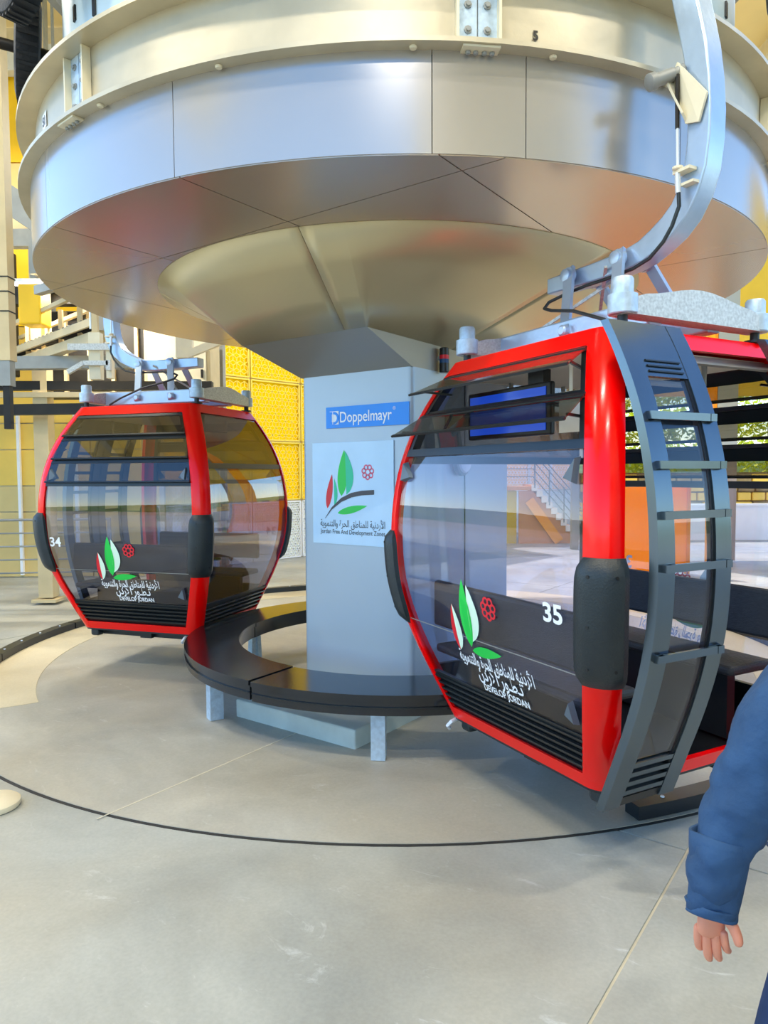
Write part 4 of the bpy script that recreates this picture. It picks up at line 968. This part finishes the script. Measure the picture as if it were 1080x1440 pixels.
dm = sw_.modifiers.new('folds', 'DISPLACE'); dm.texture = tx; dm.strength = .028; dm.mid_level = .5
# rolled cuff
def cuff(z0, z1, r0, r1, cx, cy, nm, dx=0):
    b = MB(); n_ = 28; rings_ = 7; V = []; Fs = []
    for j in range(rings_):
        t = j/(rings_-1); z = z0+(z1-z0)*t
        for k in range(n_):
            a = 2*pi*k/n_; rr = (r0+(r1-r0)*t)*(1+.05*sin(3*a+4*t)+.03*sin(5*a))
            V.append((cx+dx*t+rr*cos(a), cy+rr*.9*sin(a), z+.006*sin(2*a)))
    for j in range(rings_-1):
        for k in range(n_): Fs.append((j*n_+k, j*n_+(k+1) % n_, (j+1)*n_+(k+1) % n_, (j+1)*n_+k))
    o = b.add(V, Fs).build(nm, 'navy', pe, True); sm_ = o.modifiers.new('t', 'SOLIDIFY'); sm_.thickness = .006; return o
cuff(1.035,   .868, .065, .050, -.345, .03, 'cuff', -.023); cuff(.885, .862, .052, .0515, -.3675, .03, 'cuff_hem')
# trousers
T_ = [(0, 0, .95), (-.10, 0, .86), (-.20, .03, .50), (-.25, -.02, .12), (.10, 0, .86), (.112, -.04, .50), (.11, -.13, .14)]
skin('trousers', T_, [(0, 1), (1, 2), (2, 3), (0, 4), (4, 5), (5, 6)], [(.16, .13), .115, .085, .07, .115, .085, .07], 'trouser', pe, 2)
for x, y in ((-.25, .05), (.11, -.07)):
    skin('shoe', [(x, y-.09, .055), (x, y+.02, .055), (x, y+.13, .045), (x, y+.18, .04)], [(0, 1), (1, 2), (2, 3)], [.045, .05, .045, .03], 'shoe', pe, 2)
# head with face features (faces away, +Y)
hd = MB(); V = []; Fs = []; nn, mm = 24, 16
for j in range(mm+1):
    ph = pi*j/mm
    for k in range(nn):
        th = 2*pi*k/nn; x = .075*sin(ph)*cos(th); y = .095*sin(ph)*sin(th); z = .12*cos(ph)
        if z < 0: x *= 1+z*1.6; y = y*(1+z*.9)+(-z*.12)
        if y > .06 and abs(x) < .02 and -.045 < z < .02: y += .022*(1-abs(x)/.02)
        V.append((x, y+.025, z+1.68))
for j in range(mm):
    for k in range(nn): Fs.append((j*nn+k, j*nn+(k+1) % nn, (j+1)*nn+(k+1) % nn, (j+1)*nn+k))
hd.add(V, Fs).build('head', 'skin', pe, True)
for s_ in (-1, 1):
    MB().lathe((s_*.028, .112, 1.685), [(.004, -.004), (.011, .0), (.009, .006), (.003, .009)], 12, Vector((0, 1, 0))).build('eye', 'white', pe, True)
    MB().lathe((s_*.028, .119, 1.685), [(.005, 0), (.004, .003)], 10, Vector((0, 1, 0))).build('iris', 'hair', pe)
    MB().tube([(s_*.078, .02, 1.70), (s_*.088, .008, 1.69), (s_*.088, .01, 1.665), (s_*.078, .025, 1.65)], [.008, .011, .01, .007], 8).build('ear', 'skin', pe, True)
MB().tube([(-.022, .112, 1.628), (0, .119, 1.625), (.022, .112, 1.628)], [.003, .007, .003], 8).build('mouth', 'lpink', pe, True)
b = MB(); V = []; Fs = []
for j in range(11):
    ph = pi*.62*j/10
    for k in range(nn):
        th = 2*pi*k/nn; x = .084*sin(ph)*cos(th); y = .105*sin(ph)*sin(th)+.018; z = .13*cos(ph)
        if y > .055 and z < .055: z = .055+(z-.055)*.05; y = min(y, .105)
        V.append((x, y, z+1.685))
for j in range(10):
    for k in range(nn): Fs.append((j*nn+k, j*nn+(k+1) % nn, (j+1)*nn+(k+1) % nn, (j+1)*nn+k))
b.add(V, Fs).build('hair', 'hair', pe, True)
# left hand: palm and five fingers, hanging, palm turned toward the thigh
hx0 = Vector((-.368, .03, .868))
hv = [(0, 0, .02), (0, 0, -.03), (.0, 0, -.068)]
HV = [hx0+Vector(v) for v in hv]; HE = [(0, 1), (1, 2)]; HR = [(.026, .022), (.032, .018), (.034, .016)]
skin('hand', [tuple(v) for v in HV], HE, HR, 'skin', pe, 2)
fing = [(-.028, -.064, [(-.001, -.036), (-.001, -.024), (.0, -.016)], .0105), (-.009, -.068, [(0, -.042), (0, -.029), (0, -.020)], .011),
        (.010, -.067, [(.001, -.039), (.001, -.027), (.001, -.018)], .0105), (.027, -.060, [(.002, -.031), (.002, -.021), (.002, -.014)], .0092)]
# fingers spread along local x/y mix so that the back of the hand faces the camera
hdirv = Vector((.82, -.57, 0)); curl = Vector((.57, .82, 0))
for off, z_, segs_, r_ in fing:
    p = hx0+hdirv*off*.9+Vector((0, 0, z_+.02)); P_ = [p]
    c_ = 0
    for i, (dx, dz) in enumerate(segs_):
        P_.append(P_[-1]+hdirv*dx+curl*(.006+.007*i)+Vector((0, 0, dz)))
    fo = skin('finger', [tuple(v) for v in P_], [(0, 1), (1, 2), (2, 3)], [r_, r_, r_*.93, r_*.75], 'skin', pe, 2)
p = hx0+hdirv*.022+Vector((0, 0, -.004)); P_ = [p, p+hdirv*.018+Vector((0, -.006, -.018)), p+hdirv*.026+Vector((0, -.012, -.040)), p+hdirv*.026+Vector((0, -.014, -.056))]
skin('thumb', [tuple(v) for v in P_], [(0, 1), (1, 2), (2, 3)], [.013, .0125, .011, .009], 'skin', pe, 2)
